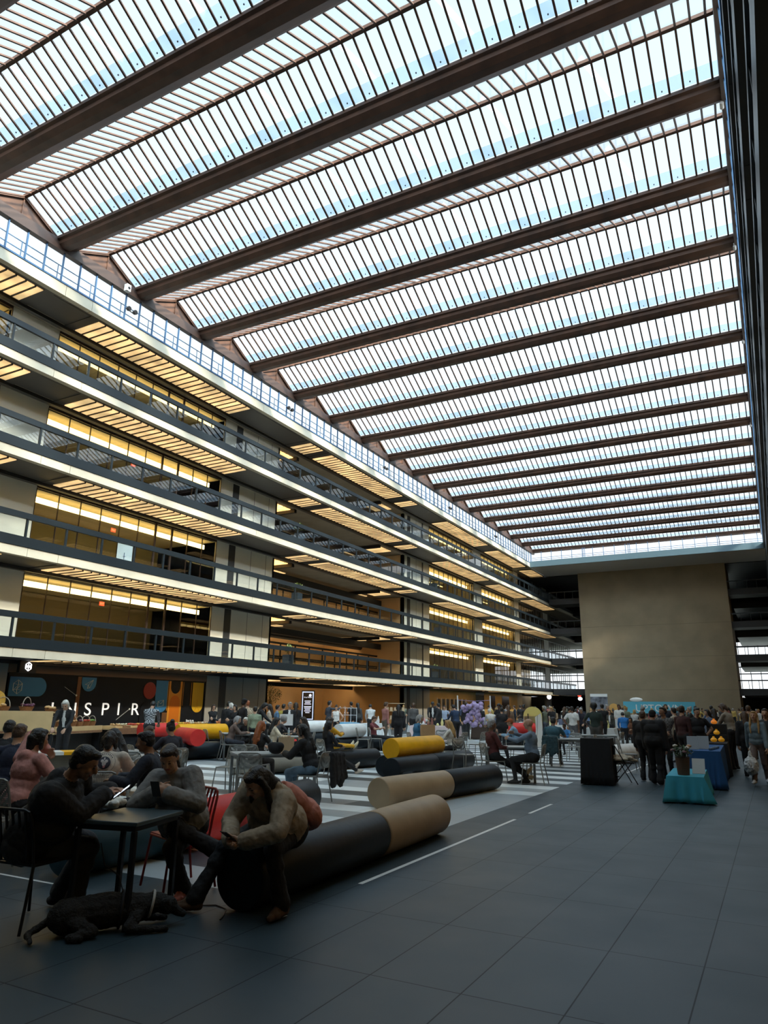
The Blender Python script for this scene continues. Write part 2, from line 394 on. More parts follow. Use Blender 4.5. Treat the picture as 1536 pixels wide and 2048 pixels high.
def facade(side):
    Xf = XL if side < 0 else XR
    X = lambda w: Xf + side * w
    nm = 'left' if side < 0 else 'right'
    for k in range(1, 6):
        zs = FH * k - 0.87 if k < 5 else 20.56       # soffit
        zf = FH * k - 0.05 if k < 5 else 21.1
        ye = YE + (17 if k < 5 else 0)
        # slab, ribbed with concrete coffers between the light strips
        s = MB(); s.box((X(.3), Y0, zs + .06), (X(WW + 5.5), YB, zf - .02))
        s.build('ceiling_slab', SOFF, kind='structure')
        # fascia panels
        js = [Y0, 3.65, 5.2, 19.2, 20.75, 34.75, 43.4, 57.4, 65.9, 79.9, 81.5, YE]
        f = MB()
        for a, b in zip(js, js[1:]):
            f.box((X(0), a + .012, zs), (X(.3), b - .012, zs + (.42 if k < 5 else .55)))
        if k < 5: f.box((X(.02), YE, zs), (X(.3), YB, zs + .42))
        f.build('trim_fascia', CONC if side < 0 else STEEL_AND_SHADE, kind='structure')  # right fascias: shade on the concrete put in as the dark steel colour
        if k == 5:
            f = MB(); f.box((X(.05), Y0, zs + .55), (X(.5), YE, 21.14)); f.build('trim_coping', mat('mottled_coping', (.42, .36, .25), .8, 0, .5, 2.5), kind='structure')
        # soffit edge channel and coffers of light
        p = MB(); dk = MB()
        for a, b in STRIPS:
            if a > 100: continue
            y = a
            while y < b - .2:
                p.box((X(.55), y + .06, zs - .005), (X(2.35), min(y + .44, b), zs + .03)); y += 0.5
        dkb = MB().box((X(.5), Y0, zs + .035), (X(2.4), YE, zs + .055)).build('ceiling_tray', DARK, kind='structure')
        pan = p.build('ceiling_light_panels', PANEL, kind='structure')
        dk.box((X(.3), Y0, zs + .0), (X(.42), YE, zs + .05)); dk.box((X(2.5), Y0, zs - .12), (X(2.75), YE, zs + .05))
        for a, b in STRIPS:
            y = a + .5
            while y < b - .2 and a < 100: dk.box((X(.55), y - .034, zs - .035), (X(2.35), y + .034, zs + .03)); y += .5
        for a, b in STRIPS:
            dk.box((X(.42), a - .5, zs + .01), (X(2.5), a - .03, zs + .05)); dk.box((X(.42), b + .0, zs + .01), (X(2.5), b + .5, zs + .05))
        dk.build('ceiling_channel', DARK, kind='structure')
        if side < 0:
            # deeper strips of light in the opening
            p = MB()
            for w0 in (3.6, 6.2):
                for ya, yb_ in ((41.3, 42.9), (44.1, 46.5) if w0 > 5 else (41.3, 42.9), (57.2, 59.9)):
                    y = ya
                    while y < yb_: p.box((X(w0), y + .05, zs - .005), (X(w0 + 1.8), y + .43, zs + .05)); y += .5
            q = MB(); q.box((X(5.6), 41, zs - .75), (X(5.9), 62, zs - .25)); q.tube([(X(8), 41, zs - .45), (X(8), 62, zs - .45)], .3, 10); q.box((X(3.2), 43.2, zs - .25), (X(12), 43.5, zs + .02)); q.box((X(3.2), 57, zs - .25), (X(12), 57.3, zs + .02))
            if k > 1: q.build('ceiling_duct', DARK, kind='structure')
            q = MB(); q.box((X(8.9), 41.5, zs - .06), (X(9.1), 61.5, zs + .0)); q.build('ceiling_light_wallwasher', mat('wall_washer_lamp', (1, .8, .5), .5, emit=(1, .72, .38), es=9), kind='structure'); MB().box((X(8.6), 41.2, zs - .32), (X(8.66), 61.8, zs + .02)).build('ceiling_valance', DARK, kind='structure')
            if k < 5:
                q = MB(); o_ = 6.0; q.box((X(o_), 41, zf + .85), (X(o_ + .1), 62, zf + 1.1)); q.box((X(o_), 41, zf - .1), (X(o_ + .1), 62, zf + .15)); q.box((X(o_), 41, zf + 2.0), (X(o_ + .1), 62, zf + 2.15))
                y = 42
                while y < 62: q.box((X(o_), y, zf), (X(o_ + .08), y + .1, zf + 2.0)); y += 2.03
                q.build('wall_inner_screen', DARK, kind='structure')
            p.build('ceiling_light_panels', PANEL, kind='structure')
    # walls level by level
    for k in range(0, 5):
        zf = FH * k - 0.05 if k else 0.0
        zs = FH * (k + 1) - .87 if k < 4 else 20.56
        s = MB()
        for a, b in WALLS:
            s.box((X(WW), a, zf), (X(WW + .3), b, zs + .06))
        s.box((X(WW), Y0, zf), (X(WW + .3), -10, zs + .06))
        s.box((X(WW + .3), 34.7, zf), (X(12), 34.9, zs)); s.box((X(WW), 40.8, zf), (X(12), 41.0, zs))
        s.build('wall_' + nm, WHITE if k else mat('ground_pier', (.50, .47, .40), .7, 0, .05, .6), kind='structure')
        # vertical slot and door in the pier, panel joints
        s = MB()
        for y0, y1 in ((35.95, 36.6), (62.9, 63.6), (66.4, 66.7)):
            s.box((X(WW) - side * .012, y0, zf), (X(WW + .02), y1, zs))
        for y in (38.3, 40.0, 65.0): s.box((X(WW) - side * .006, y - .015, zf), (X(WW + .02), y + .015, zs))
        s.build('door_%d' % (k + 1), mat('dark_slot', (.05, .055, .06), .4), kind='structure')
        # opening: far wall and side wall
        s = MB(); s.box((X(WW + 9), 41, zf), (X(WW + 9.3), 62, zs)); s.box((X(WW), 62.0, zf), (X(WW + 9.3), 62.3, zs)) 
        s.build('wall_' + nm, TAN if k < 3 else mat('pale_tan_wall', (.55, .42, .25), .7), kind='structure')
        if k: continue
        # ground floor fronts beyond the opening
        s = MB(); s.box((X(WW), 68.2, 0), (X(WW + .2), 81.3, 3.3)); s.box((X(WW), 84.1, 0), (X(WW + .2), 97.1, 3.3)); s.build('wall_' + nm, GOLD, kind='structure')
        s = MB()
        for i in range(7): s.box((X(WW) - side * .02, 70.2 + i * 1.15, .6), (X(WW), 70.9 + i * 1.15, 2.4), 0)
        for a, b in ((81.3, 84), (86, 88), (90.6, 93.5)): s.box((X(WW) - side * .04, a, 0), (X(WW), b, 3.0), 0)
        s.build('window_80', [mat('smoked_window', (.05, .035, .03), .15)], kind='structure')
        s = MB()
        for i in range(8): s.box((X(WW) - side * .05, 69.98 + i * 1.15, .4), (X(WW), 70.12 + i * 1.15, 2.5), 0)
        s.build('window_frame', WHITEP, kind='structure')
    # rooms behind the windows
    for k in range(1, 5):
        zf = FH * k - 0.05; zs = FH * (k + 1) - .87 if k < 4 else 20.56
        for bi, (a, b) in enumerate(WINBAYS):
            zt = zs - .08
            if side > 0 and b > 100: pass
            fr = MB(); n = 10; h = (b - a) / n
            for i in range(n + 1):
                wd = .06 if i in (6, 7) else .011
                fr.box((X(WW - .03), a + i * h - wd, zf), (X(WW + .05), a + i * h + wd, zt))
            fr.box((X(WW - .03), a, zt), (X(WW + .08), b, zs + .06)); fr.box((X(WW - .03), a, zf), (X(WW + .08), b, zf + .08))
            fr.build('window_frame', DKBROWN, kind='structure')
            g = MB(); g.quad((X(WW), a, zf), (X(WW), b, zf), (X(WW), b, zt), (X(WW), a, zt)); g.build('window_%d' % (100 + k * 10 + bi + (50 if side > 0 else 0)), WING, kind='structure')
            if bi in (5, 6): continue
            rm = MB(); D = 8.4
            rm.quad((X(D), a, zf), (X(D), b, zf), (X(D), b, zt), (X(D), a, zt), mi=0)
            for y in (a, b): rm.quad((X(WW + .1), y, zf), (X(D), y, zf), (X(D), y, zt), (X(WW + .1), y, zt), mi=0)
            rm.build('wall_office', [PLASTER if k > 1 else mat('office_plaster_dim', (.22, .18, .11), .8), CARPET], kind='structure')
            cv = MB()
            if not (k == 4 and bi == 2) or True:
                cv.box((X(WW + .75), a + .3, zt - .50), (X(WW + .83), b - .3, zt - .22))
                if k == 3 and bi != 2: cv.box((X(WW + 3), a + 1.5, zt - .5), (X(WW + 3.1), b - 2.5, zt - .44))
            cv.build('ceiling_light_cove', COVE, kind='structure')
            cc = MB(); cc.box((X(WW + .12), a + .1, zt - .05), (X(WW + 4.9), b - .1, zt)); cc.build('ceiling_office', mat('office_ceiling', (.7, .6, .36), .8), kind='structure')
    # exit signs behind the glass
    for k, y in ((1, 27.3), (2, 27.5), (3, 28.4)):
        if side > 0: break
        zs = FH * (k + 1) - .87
        e = empty('exit_sign', (X(4.6), y, zs - .75)); MB().box((-.02, -.16, -.11), (.02, .16, .11)).build('housing', mat('red_sign', (.5, .03, .01), .4, emit=(1, .08, .02), es=1.2), e)
        txt(e, 'EXIT', .14, WHITEP, (.025, 0, -.05), PI / 2)
        tag(e, 'red EXIT sign behind the lit windows of the %s balcony on the left' % ORD[k], 'exit sign')
def txt(parent, body, size, m, loc, rz, name='lettering', align='CENTER', ext=0.004, sp=1.0):
    cu = bpy.data.curves.new(name, 'FONT'); cu.body = body; cu.size = size; cu.align_x = align; cu.extrude = ext; cu.space_character = sp
    t = bpy.data.objects.new(name, cu); C.objects.link(t)
    bpy.context.view_layer.update()
    me = bpy.data.meshes.new_from_object(t.evaluated_get(bpy.context.evaluated_depsgraph_get())); bpy.data.objects.remove(t)
    me.materials.clear(); me.materials.append(m)
    o = bpy.data.objects.new(name, me); C.objects.link(o); o.parent = parent
    o.location = loc; o.rotation_euler = (PI / 2, 0, rz)
    return o
facade(-1); facade(1)

def railings(side):
    Xf = XL if side < 0 else XR
    X = lambda w: Xf + side * w
    nm = 'left' if side < 0 else 'right'
    for k in range(1, 5):
        zf = FH * k - .06
        r = empty('balcony_railing', (X(.05), 40, zf))
        tag(r, 'dark steel and glass railing along the %s balcony up on the %s side' % (ORD[k], nm), 'railing', 'railings along the balconies')
        y0, y1 = Y0 - 40, YB - 40 - 16; sg = side
        MB().box((-.05, y0, -.42), (.10, y1, .02)).build('bottom_channel', STEEL_AND_SHADE, r)
        MB().box((-.06, y0, .83), (.08, y1, 1.09)).build('top_rail', STEEL_AND_SHADE, r)
        MB().box((-.005, y0, .02), (.005, y1, .83)).build('glass_panels', RAILG, r)
        pm = None; y = 19.02 - 2.03 * 14
        while y < YB - 18:
            if pm is None: pm = MB().box((-.03, -.045, .0), (.05, .045, .85)).build('post', STEEL_AND_SHADE, r)
            o = pm if pm.location.y == 0 and y < -9 and not r.get('used') else pm.copy()
            if o is not pm: C.objects.link(o)
            else: r['used'] = 1
            o.location.y = y - 40; y += 2.03
            if y > YB - 18: break
        if 'used' in r: del r['used']
railings(-1); railings(1)

def far_end():
    # top slab and its teal face
    MB().box((XL, 95.0, 20.5), (XR + 5, 95.2, 21.3)).build('wall_end', mat('teal_fascia', (.07, .12, .15), .5), kind='structure')
    MB().box((XL, 95.2, 20.5), (XR + 8, 103.2, 21.2)).build('ceiling_end', mat('end_soffit', (.55, .54, .52), .8), kind='structure')
    s = MB(); s.box((-23.2, 102.6, 0), (-3.85, 111, 20.5)); s.build('wall_core', CORE, kind='structure')
    s = MB()
    for z in (4.1, 8.4, 12.7): s.box((-23.21, 102.585, z - .02), (-3.84, 102.6, z + .02))
    s.build('trim_2', mat('core_joint', (.15, .12, .08), .8), kind='structure')
    # bridges either side of the core
    for x0, x1 in ((-27.85, -23.2), (-3.85, .8)):
        for k in range(1, 5):
            z = FH * k
            MB().box((x0, 103.5, z - .87), (x1, 107, z - .05)).build('ceiling_bridge', DARK, kind='structure')
            r = empty('bridge_railing', ((x0 + x1) / 2, 103.6, z - .05))
            tag(r, 'dark railing on the %s floor bridge %s the blank concrete core' % (ORD[k], 'left of' if x0 < -20 else 'right of'), 'railing', 'bridge railings at the far end')
            h = (x1 - x0) / 2
            MB().box((-h, -.03, .95), (h, .03, 1.1)).build('top_rail', STEEL_AND_SHADE, r)
            n = 4
            for i in range(n): MB().box((-h + i * 2 * h / n - .03, -.03, 0), (-h + i * 2 * h / n + .03, .03, .95)).build('post', STEEL_AND_SHADE, r)
            MB().box((x0, 118, z - .87), (x1, YB, z - .05)).build('ceiling_bridge', DARK, kind='structure')
    # far curtain wall
    s = MB(); x = -45
    while x < 16:
        s.box((x - .05, YB, 0), (x + .05, YB + .15, 20)); x += 1.5
    for z in (0, 1.0, 3.0, 4.2, 7.4, 8.5, 11.8, 12.8, 16, 17.2): s.box((-45, YB, z - .08), (16, YB + .15, z + .08))
    s.build('window_frame', DARK, kind='structure')
    g = MB(); g.quad((-45, YB + .1, 0), (16, YB + .1, 0), (16, YB + .1, 18.6), (-45, YB + .1, 18.6)); g.build('window_90', ROOFG, kind='structure')
    MB().box((-45, YB - .1, 0), (16, YB - .02, 3.6)).build('wall_far', DARK, kind='structure')
    MB().box((-45, YB + .05, 12.6), (16, YB + .4, 24)).build('wall_far', DARK, kind='structure')
    MB().box((-45, 94, 20.6), (16, YB + .4, 21)).build('ceiling_far', DARK, kind='structure') if False else MB().box((-45, 103.2, 20.4), (16, YB + .4, 21)).build('ceiling_far', DARK, kind='structure')
    # unseen dark wall added close behind the camera to shade the foreground; outer shells
    MB().box((-45, Y0 - .4, 0), (16, Y0, 22.6)).build('wall_back_light_block', DARK, kind='structure')
    MB().box((XL - 12.6, Y0, 0), (XL - 12.3, YB, 21)).build('wall_left', TAN, kind='structure')
    MB().box((XR + 12.3, Y0, 0), (XR + 12.6, YB, 21)).build('wall_right', SOFF, kind='structure')
    MB().box((XL - 12.5, Y0, 20.7), (XL - .5, 103, 20.95)).build('ceiling_left', SOFF, kind='structure')
    MB().box((XR + .5, Y0, 20.7), (XR + 12.5, 103, 20.95)).build('ceiling_right', SOFF, kind='structure')
    # terrain outside
    MB().quad((-300, -200, -.2), (300, -200, -.2), (300, 400, -.2), (-300, 400, -.2)).build('ground', mat('outside_ground', (.35, .36, .33), .9), kind='structure')
    # penthouses on the roof seen through the clerestory
    s = MB(); s.box((-36, 19.8, 21), (-32, 21.6, 23)); s.box((-37, 31, 21), (-31, 34, 22.8)); s.box((-37, 55, 21), (-32, 60, 22.6)); s.build('wall_penthouse', mat('pink_brick_block', (.45, .36, .36), .8), kind='structure')
far_end()

# ============================================================ people builder
def ik(a, t, l1, l2, pole):
    a = Vector(a); t = Vector(t); d = t - a; L = d.length
    if L > (l1 + l2) * 0.999: t = a + d.normalized() * (l1 + l2) * 0.999; d = t - a; L = d.length
    L = max(L, abs(l1 - l2) + .01); u = d.normalized()
    x = (l1 * l1 - l2 * l2 + L * L) / (2 * L); h = math.sqrt(max(0, l1 * l1 - x * x))
    p = Vector(pole); p = p - u * p.dot(u)
    p = p.normalized() if p.length > 1e-5 else u.orthogonal().normalized()
    return a + u * x + p * h, t
SK, TOP, PAN, SHO, DRK, LIP, INN = range(7)
class Fig:
    def __init__(s): s.p = []
    def cap(s, a, b, ra, rb, reg): s.p.append(('c', Vector(a), Vector(b), ra, rb, reg)); return s
    def ell(s, c, r, reg, rot=None): s.p.append(('e', Vector(c), Vector(r), rot or Matrix.Identity(3), 0, reg)); return s
    def mesh(s, name, vox, smooth=3, mats=(), noise=0.0):
        b = MB()
        for q in s.p:
            if q[0] == 'c':
                _, a, c, ra, rb, reg = q; d = c - a; L = d.length
                if L < 1e-6: b.ball(a, ra, 12); continue
                prof = []
                for i in range(5): t = PI / 2 * i / 4; prof.append((ra * math.sin(t), -ra * math.cos(t)))
                for i in range(5): t = PI / 2 * i / 4; prof.append((rb * math.cos(t), L + rb * math.sin(t)))
                prof[0] = (0, -ra); prof[-1] = (0, L + rb)
                st = len(b.v); b.lathe(prof, 12)
                b.xf(Matrix.Translation(a) @ d.to_track_quat('Z', 'Y').to_matrix().to_4x4(), st)
            else:
                _, c, r, rot, _, reg = q; st = len(b.v); b.ball((0, 0, 0), 1, 16, sc=r)
                b.xf(Matrix.Translation(c) @ rot.to_4x4(), st)
        o = b.build('tmp', BLACKP); bm = bmesh.new(); bm.from_mesh(o.data); bmesh.ops.remove_doubles(bm, verts=bm.verts, dist=1e-6)
        bmesh.ops.recalc_face_normals(bm, faces=bm.faces); bm.to_mesh(o.data); bm.free()
        r = o.modifiers.new('r', 'REMESH'); r.mode = 'VOXEL'; r.voxel_size = vox
        m = o.modifiers.new('s', 'SMOOTH'); m.factor = 0.5; m.iterations = smooth
        if noise:
            tx = bpy.data.textures.new('n', 'CLOUDS'); tx.noise_scale = 0.05
            dm = o.modifiers.new('d', 'DISPLACE'); dm.texture = tx; dm.strength = noise; dm.mid_level = .5
        me = bpy.data.meshes.new_from_object(o.evaluated_get(bpy.context.evaluated_depsgraph_get())); me.name = name
        bpy.data.objects.remove(o)
        n = len(me.polygons); ce = np.empty(n * 3); me.polygons.foreach_get('center', ce); ce = ce.reshape(-1, 3)
        best = np.full(n, 1e9); idx = np.zeros(n, dtype=np.int32)
        for q in s.p:
            if q[0] == 'c':
                _, a, c, ra, rb, reg = q; a_ = np.array(a); d = np.array(c) - a_; LL = max(d @ d, 1e-9)
                t = np.clip(((ce - a_) @ d) / LL, 0, 1); dist = np.linalg.norm(ce - a_ - t[:, None] * d, axis=1) - (ra + (rb - ra) * t)
            else:
                _, c, r, rot, _, reg = q; l = (ce - np.array(c)) @ np.array(rot)
                k = np.linalg.norm(l / np.array(r), axis=1); dist = (k - 1) * min(r)
            m_ = dist < best; best[m_] = dist[m_]; idx[m_] = reg
        me.materials.clear()
        for m in mats: me.materials.append(m)
        if len(mats) > 1: me.polygons.foreach_set('material_index', idx)
        me.polygons.foreach_set('use_smooth', [True] * n)
        return me

def basis(d, up):
    d = Vector(d).normalized(); r = d.cross(Vector(up)).normalized(); u = r.cross(d); return d, r, u
def hand(f, w, d, nrm, side, curl, fr, sp=0.0):
    """w wrist, d hand direction, nrm: palm normal, side +1 right hand -1 left, curl radians per joint"""
    d = Vector(d).normalized(); nrm = Vector(nrm); nrm = (nrm - d * nrm.dot(d)).normalized(); s = d.cross(nrm) * side
    rad = fr
    ln = (0.072, 0.080, 0.074, 0.058); kx = (0.032, 0.011, -0.010, -0.030)
    for i in range(4):
        k = w + d * (0.088 - abs(kx[i]) * .25) + s * kx[i]
        f.cap(w + s * kx[i] * .5 + d * .012, k, .017, .0135, SK)
        a = k; ang = 0.0
        for j, fr_ in enumerate((.46, .30, .24)):
            ang += curl * (0.8 if j == 0 else 1.0)
            v = (d * math.cos(ang) + nrm * math.sin(ang) + s * kx[i] * sp * 8).normalized()
            b_ = a + v * ln[i] * fr_ * 1.05
            f.cap(a, b_, max(rad * (1.05 - .12 * j), fr * .8), max(rad * (.95 - .12 * j), fr * .75), SK); a = b_
    t0 = w + d * .03 + s * .022; v1 = (d * .6 + s * .75 + nrm * .35).normalized(); t1 = t0 + v1 * .045
    v2 = (d * .85 + s * .25 + nrm * .5).normalized(); t2 = t1 + v2 * .034; t3 = t2 + (v2 + nrm * curl * .5).normalized() * .026
    f.cap(t0, t1, .016, .0125, SK); f.cap(t1, t2, .0115, rad, SK); f.cap(t2, t3, rad, rad * .85, SK)

def pose(**k):
    d = dict(P=(0, 0, .95), lean=(0, .02, 1), head=(0, 0), hl=(-.24, .03, .80), hr=(.24, .03, .80), fl=(-.10, 0, .08), fr=(.10, .02, .08), el=(-1, -1, -.3), er=(1, -1, -.3),
             kl=(0, 1, 0), kr=(0, 1, 0), toel=(-.1, 1, 0), toer=(.1, 1, 0), tw=0, curl=.35, hdl=None, hdr=None, nl=None, nr=None)
    d.update(k); return d
POSES = {
    'stand': pose(),
    'stand2': pose(hl=(-.23, .10, .84), hr=(.26, .0, .80), fl=(-.13, .06, .08), fr=(.11, -.06, .08), head=(20, 5)),
    'phone': pose(hl=(-.08, .30, 1.12), hr=(.10, .30, 1.14), head=(0, 28), lean=(0, .05, 1), curl=.7, nl=(.3, .2, 1), nr=(-.3, .2, 1)),
    'crossed': pose(hl=(.10, .20, 1.14), hr=(-.12, .21, 1.10), head=(-10, 0), nl=(0, -1, 0), nr=(0, -1, 0)),
    'hip': pose(hl=(-.19, .02, .98), hr=(.24, .05, .80), el=(-1, -.1, 0), head=(15, 8)),
    'reach': pose(hl=(-.15, .45, 1.0), hr=(.16, .48, 1.02), lean=(0, .22, 1), head=(0, 35), nl=(0, 0, -1), nr=(0, 0, -1)),
    'point': pose(hl=(-.20, .25, 1.15), hr=(.22, .42, 1.42), head=(-15, -5), nl=(1, 0, 0), nr=(-1, 0, 0)),
    'walk': pose(hl=(-.25, .18, .84), hr=(.25, -.18, .84), fl=(-.09, -.28, .13), fr=(.09, .30, .09)),
    'carry': pose(hl=(-.23, .12, .86), hr=(.27, .02, .76), fl=(-.10, .12, .08), fr=(.09, -.08, .08), head=(0, 6)),
    'sit': pose(P=(0, 0, .56), lean=(0, .10, 1), hl=(-.16, .38, .80), hr=(.17, .38, .80), fl=(-.13, .40, .08), fr=(.13, .45, .08), nl=(0, 0, -1), nr=(0, 0, -1), head=(0, 14)),
    'sit_lean': pose(P=(0, 0, .56), lean=(0, .34, 1), hl=(-.14, .48, .80), hr=(.15, .50, .80), fl=(-.13, .30, .08), fr=(.13, .36, .08), nl=(0, 0, -1), nr=(0, 0, -1), head=(0, 16)),
    'sit_chin': pose(P=(0, 0, .56), lean=(0, .20, 1), hl=(-.02, .28, 1.10), hr=(.17, .40, .80), fl=(-.13, .36, .08), fr=(.14, .40, .08), nl=(0, -1, .3), nr=(0, 0, -1), head=(0, 8)),
    'sit_leg': pose(P=(0, 0, .55), lean=(0, -.10, 1), hl=(-.10, .28, .72), hr=(.12, .28, .72), fl=(-.02, .92, .13), fr=(.13, .80, .09), kl=(0, .3, 1), kr=(0, .3, 1), nl=(0, 0, -1), nr=(0, 0, -1), head=(0, 5), toel=(0, .5, .7), toer=(0, 1, .3)),
    'recline': pose(P=(0, 0, .13), lean=(0, -.12, 1), hl=(-.02, .34, .46), hr=(.14, .34, .44), fl=(-.05, .90, .10), fr=(.08, .87, .09), kl=(0, 0, 1), kr=(0, 0, 1), head=(0, 28), toel=(-.2, .5, .8), toer=(.2, .5, .8), nl=(0, 0, -1), nr=(0, 0, -1), curl=.6),
    'gesture': pose(P=(0, 0, .56), lean=(0, .06, 1), hl=(-.16, .46, .92), hr=(.13, .42, 1.02), fl=(-.12, .36, .08), fr=(.12, .18, .08), nl=(1, 0, -.3), nr=(-1, 0, -.3), head=(0, 0), curl=.2),
}
def body(ps, k=1.0, fat=0.0, sleeve='long', vox=.02, female=False, hood=False, inner=False, skirt=False, loose=0.0, detail=True, legs=True):
    f = Fig(); P = Vector(ps['P']); up = Vector(ps['lean']).normalized()
    tw = math.radians(ps['tw']); rt = Matrix.Rotation(tw, 3, up)
    R = Vector((1, 0, 0)); R = (R - up * R.dot(up)).normalized(); Rs = rt @ R; F = up.cross(Rs) * -1 if up.cross(Rs).y < 0 else up.cross(Rs)
    F = Rs.cross(up) * -1
    if F.dot(Vector((0, 1, 0))) < 0: F = -F
    frad = max(.0085, vox * 1.15); lo = loose
    # pelvis & torso; for people who sit the seat is widened
    sw = .19 if not female else .165
    f.cap(P + R * .085, P - R * .085, .108 + fat, .108 + fat, PAN)
    f.cap(P + up * .06 + R * .05, P + up * .06 - R * .05, .112 + fat + lo, .112 + fat + lo, TOP)
    rb = Matrix((Rs, F, up)).transposed()
    f.ell(P + up * .18 + F * (.01 + fat * .5), (.150 + fat + lo, .112 + fat + lo, .15), TOP, rb)
    f.ell(P + up * .34, (.172 + fat * .7 + lo, .118 + fat * .5 + lo, .165), TOP, rb)
    if female: f.ell(P + up * .33 + F * .075 + Rs * .07, (.06, .05, .06), TOP, rb); f.ell(P + up * .33 + F * .075 - Rs * .07, (.06, .05, .06), TOP, rb)
    NB = P + up * .50; SL = P + up * .44 - Rs * sw; SR = P + up * .44 + Rs * sw
    f.cap(SL, SR, .058 + lo, .058 + lo, TOP); f.cap(SL, NB - up * .015, .05, .055, TOP); f.cap(SR, NB - up * .015, .05, .055, TOP)
    if inner: f.ell(P + up * .27 + F * (.085 + fat * .5), (.05, .052, .20), INN, rb); f.ell(P + up * .45 + F * .05, (.045, .04, .05), INN, rb)
    if hood: f.ell(NB - F * .075 - up * .03, (.105, .06, .075), TOP, rb); f.ell(NB - up * .0, (.085, .085, .035), TOP, rb)
    yw, pt = math.radians(ps['head'][0]), math.radians(ps['head'][1])
    # the neck leans with the head
    hf = Matrix.Rotation(yw, 3, 'Z') @ Vector((0, math.cos(pt), -math.sin(pt))); hu = Vector((0, 0, 1)) + up * .6; hu = (hu - hf * hu.dot(hf)).normalized(); hr = hf.cross(hu)
    HC = NB + (up * .5 + hu * .5).normalized() * .165 + hf * .035
    f.cap(NB - up * .03, HC - hu * .06 - hf * .02, .056, .052, SK)
    rh = Matrix((hr, hf, hu)).transposed()
    def h(x, y, z): return HC + hr * x + hf * y + hu * z
    f.ell(h(0, -.005, .022), (.074, .094, .088), SK, rh); f.ell(h(0, .028, -.045), (.055, .062, .066), SK, rh)
    f.ell(h(0, .065, -.088), (.024, .022, .018), SK, rh)
    if detail:
        f.cap(h(0, .088, .012), h(0, .108, -.022), .011, .0155, SK)
        for s in (-1, 1):
            f.ell(h(.074 * s, -.012, -.012), (.010, .019, .03), SK, rh); f.ell(h(.035 * s, .066, -.025), (.026, .02, .02), SK, rh)
            f.ell(h(.030 * s, .085, .004), (.010, .006, .004), DRK, rh); f.cap(h(.018 * s, .092, .025), h(.043 * s, .083, .027), .0035, .003, DRK)
        f.cap(h(-.018, .090, -.052), h(.018, .090, -.052), .0075, .0075, LIP)
    # arms
    for side, S, hk, ek, dk, nk in ((-1, SL, 'hl', 'el', 'hdl', 'nl'), (1, SR, 'hr', 'er', 'hdr', 'nr')):
        S = S + up * .005
        E, W = ik(S, ps[hk], .285, .25, ps[ek])
        ua = TOP; fa = TOP if sleeve == 'long' else SK; wr = .034 + (lo + .006 if sleeve == 'long' else 0)
        if sleeve == 'none': ua = SK
        if sleeve == 'short':
            m = S.lerp(E, .62); f.cap(S, m, .060 + lo, .060 + lo, TOP); f.cap(m, E, .046, .042, SK)
        else: f.cap(S, E, .057 + lo + fat * .3, .047 + lo, ua)
        f.cap(E, E.lerp(W, .3), .046 + (lo if fa == TOP else -.004), .045 + (lo if fa == TOP else -.004), fa); f.cap(E.lerp(W, .3), W, .044 + (lo if fa == TOP else -.006), wr if fa == TOP else .027, fa)
        d = (W - E).normalized() if ps[dk] is None else Vector(ps[dk]).normalized()
        n = ps[nk] or (-side, 0, 0)
        f.cap(W, W + d * .02, .026, .024, SK)
        hand(f, W + d * .015, d, n, side, ps['curl'], frad)
        ps['_w' + ('l' if side < 0 else 'r')] = W + d * .015
    # legs
    if legs:
        for side, fk, kk, tk in ((-1, 'fl', 'kl', 'toel'), (1, 'fr', 'kr', 'toer')):
            Hp = P + R * .09 * side - Vector((0, 0, .02))
            K, A = ik(Hp, ps[fk], .435, .425, ps[kk])
            f.cap(Hp, K, .090 + fat * .5, .062 + lo * .5, PAN); f.ell(K, (.06, .06, .06), PAN)
            mid = K.lerp(A, .3); f.cap(K, mid, .059, .058 + lo * .5, PAN); f.cap(mid, A + (K - A) * .06, .056, .044 + lo, PAN)
            f.cap(A + (K - A) * .05, A, .034, .036, SHO)
            t = Vector(ps[tk]).normalized(); dn = (A - K).normalized(); dn = (dn - t * dn.dot(t)).normalized()
            heel = A - t * .045 + dn * .035; ball = A + t * .115 + dn * .045; toe = A + t * .165 + dn * .048
            sid = t.cross(dn).normalized()
            f.cap(heel, ball, .034, .034, SHO); f.cap(heel + sid * .012, ball + sid * .018, .028, .028, SHO); f.cap(heel - sid * .012, ball - sid * .018, .028, .028, SHO)
            f.cap(ball, toe, .034, .026, SHO); f.cap(A, ball - dn * .01, .04, .03, SHO)
    if skirt: f.cap(P + up * .05, P + Vector((0, .08, -.35)), .14, .20, TOP)
    return f, (h, rh, HC, hu, hf, hr, NB, up, F, Rs, P)
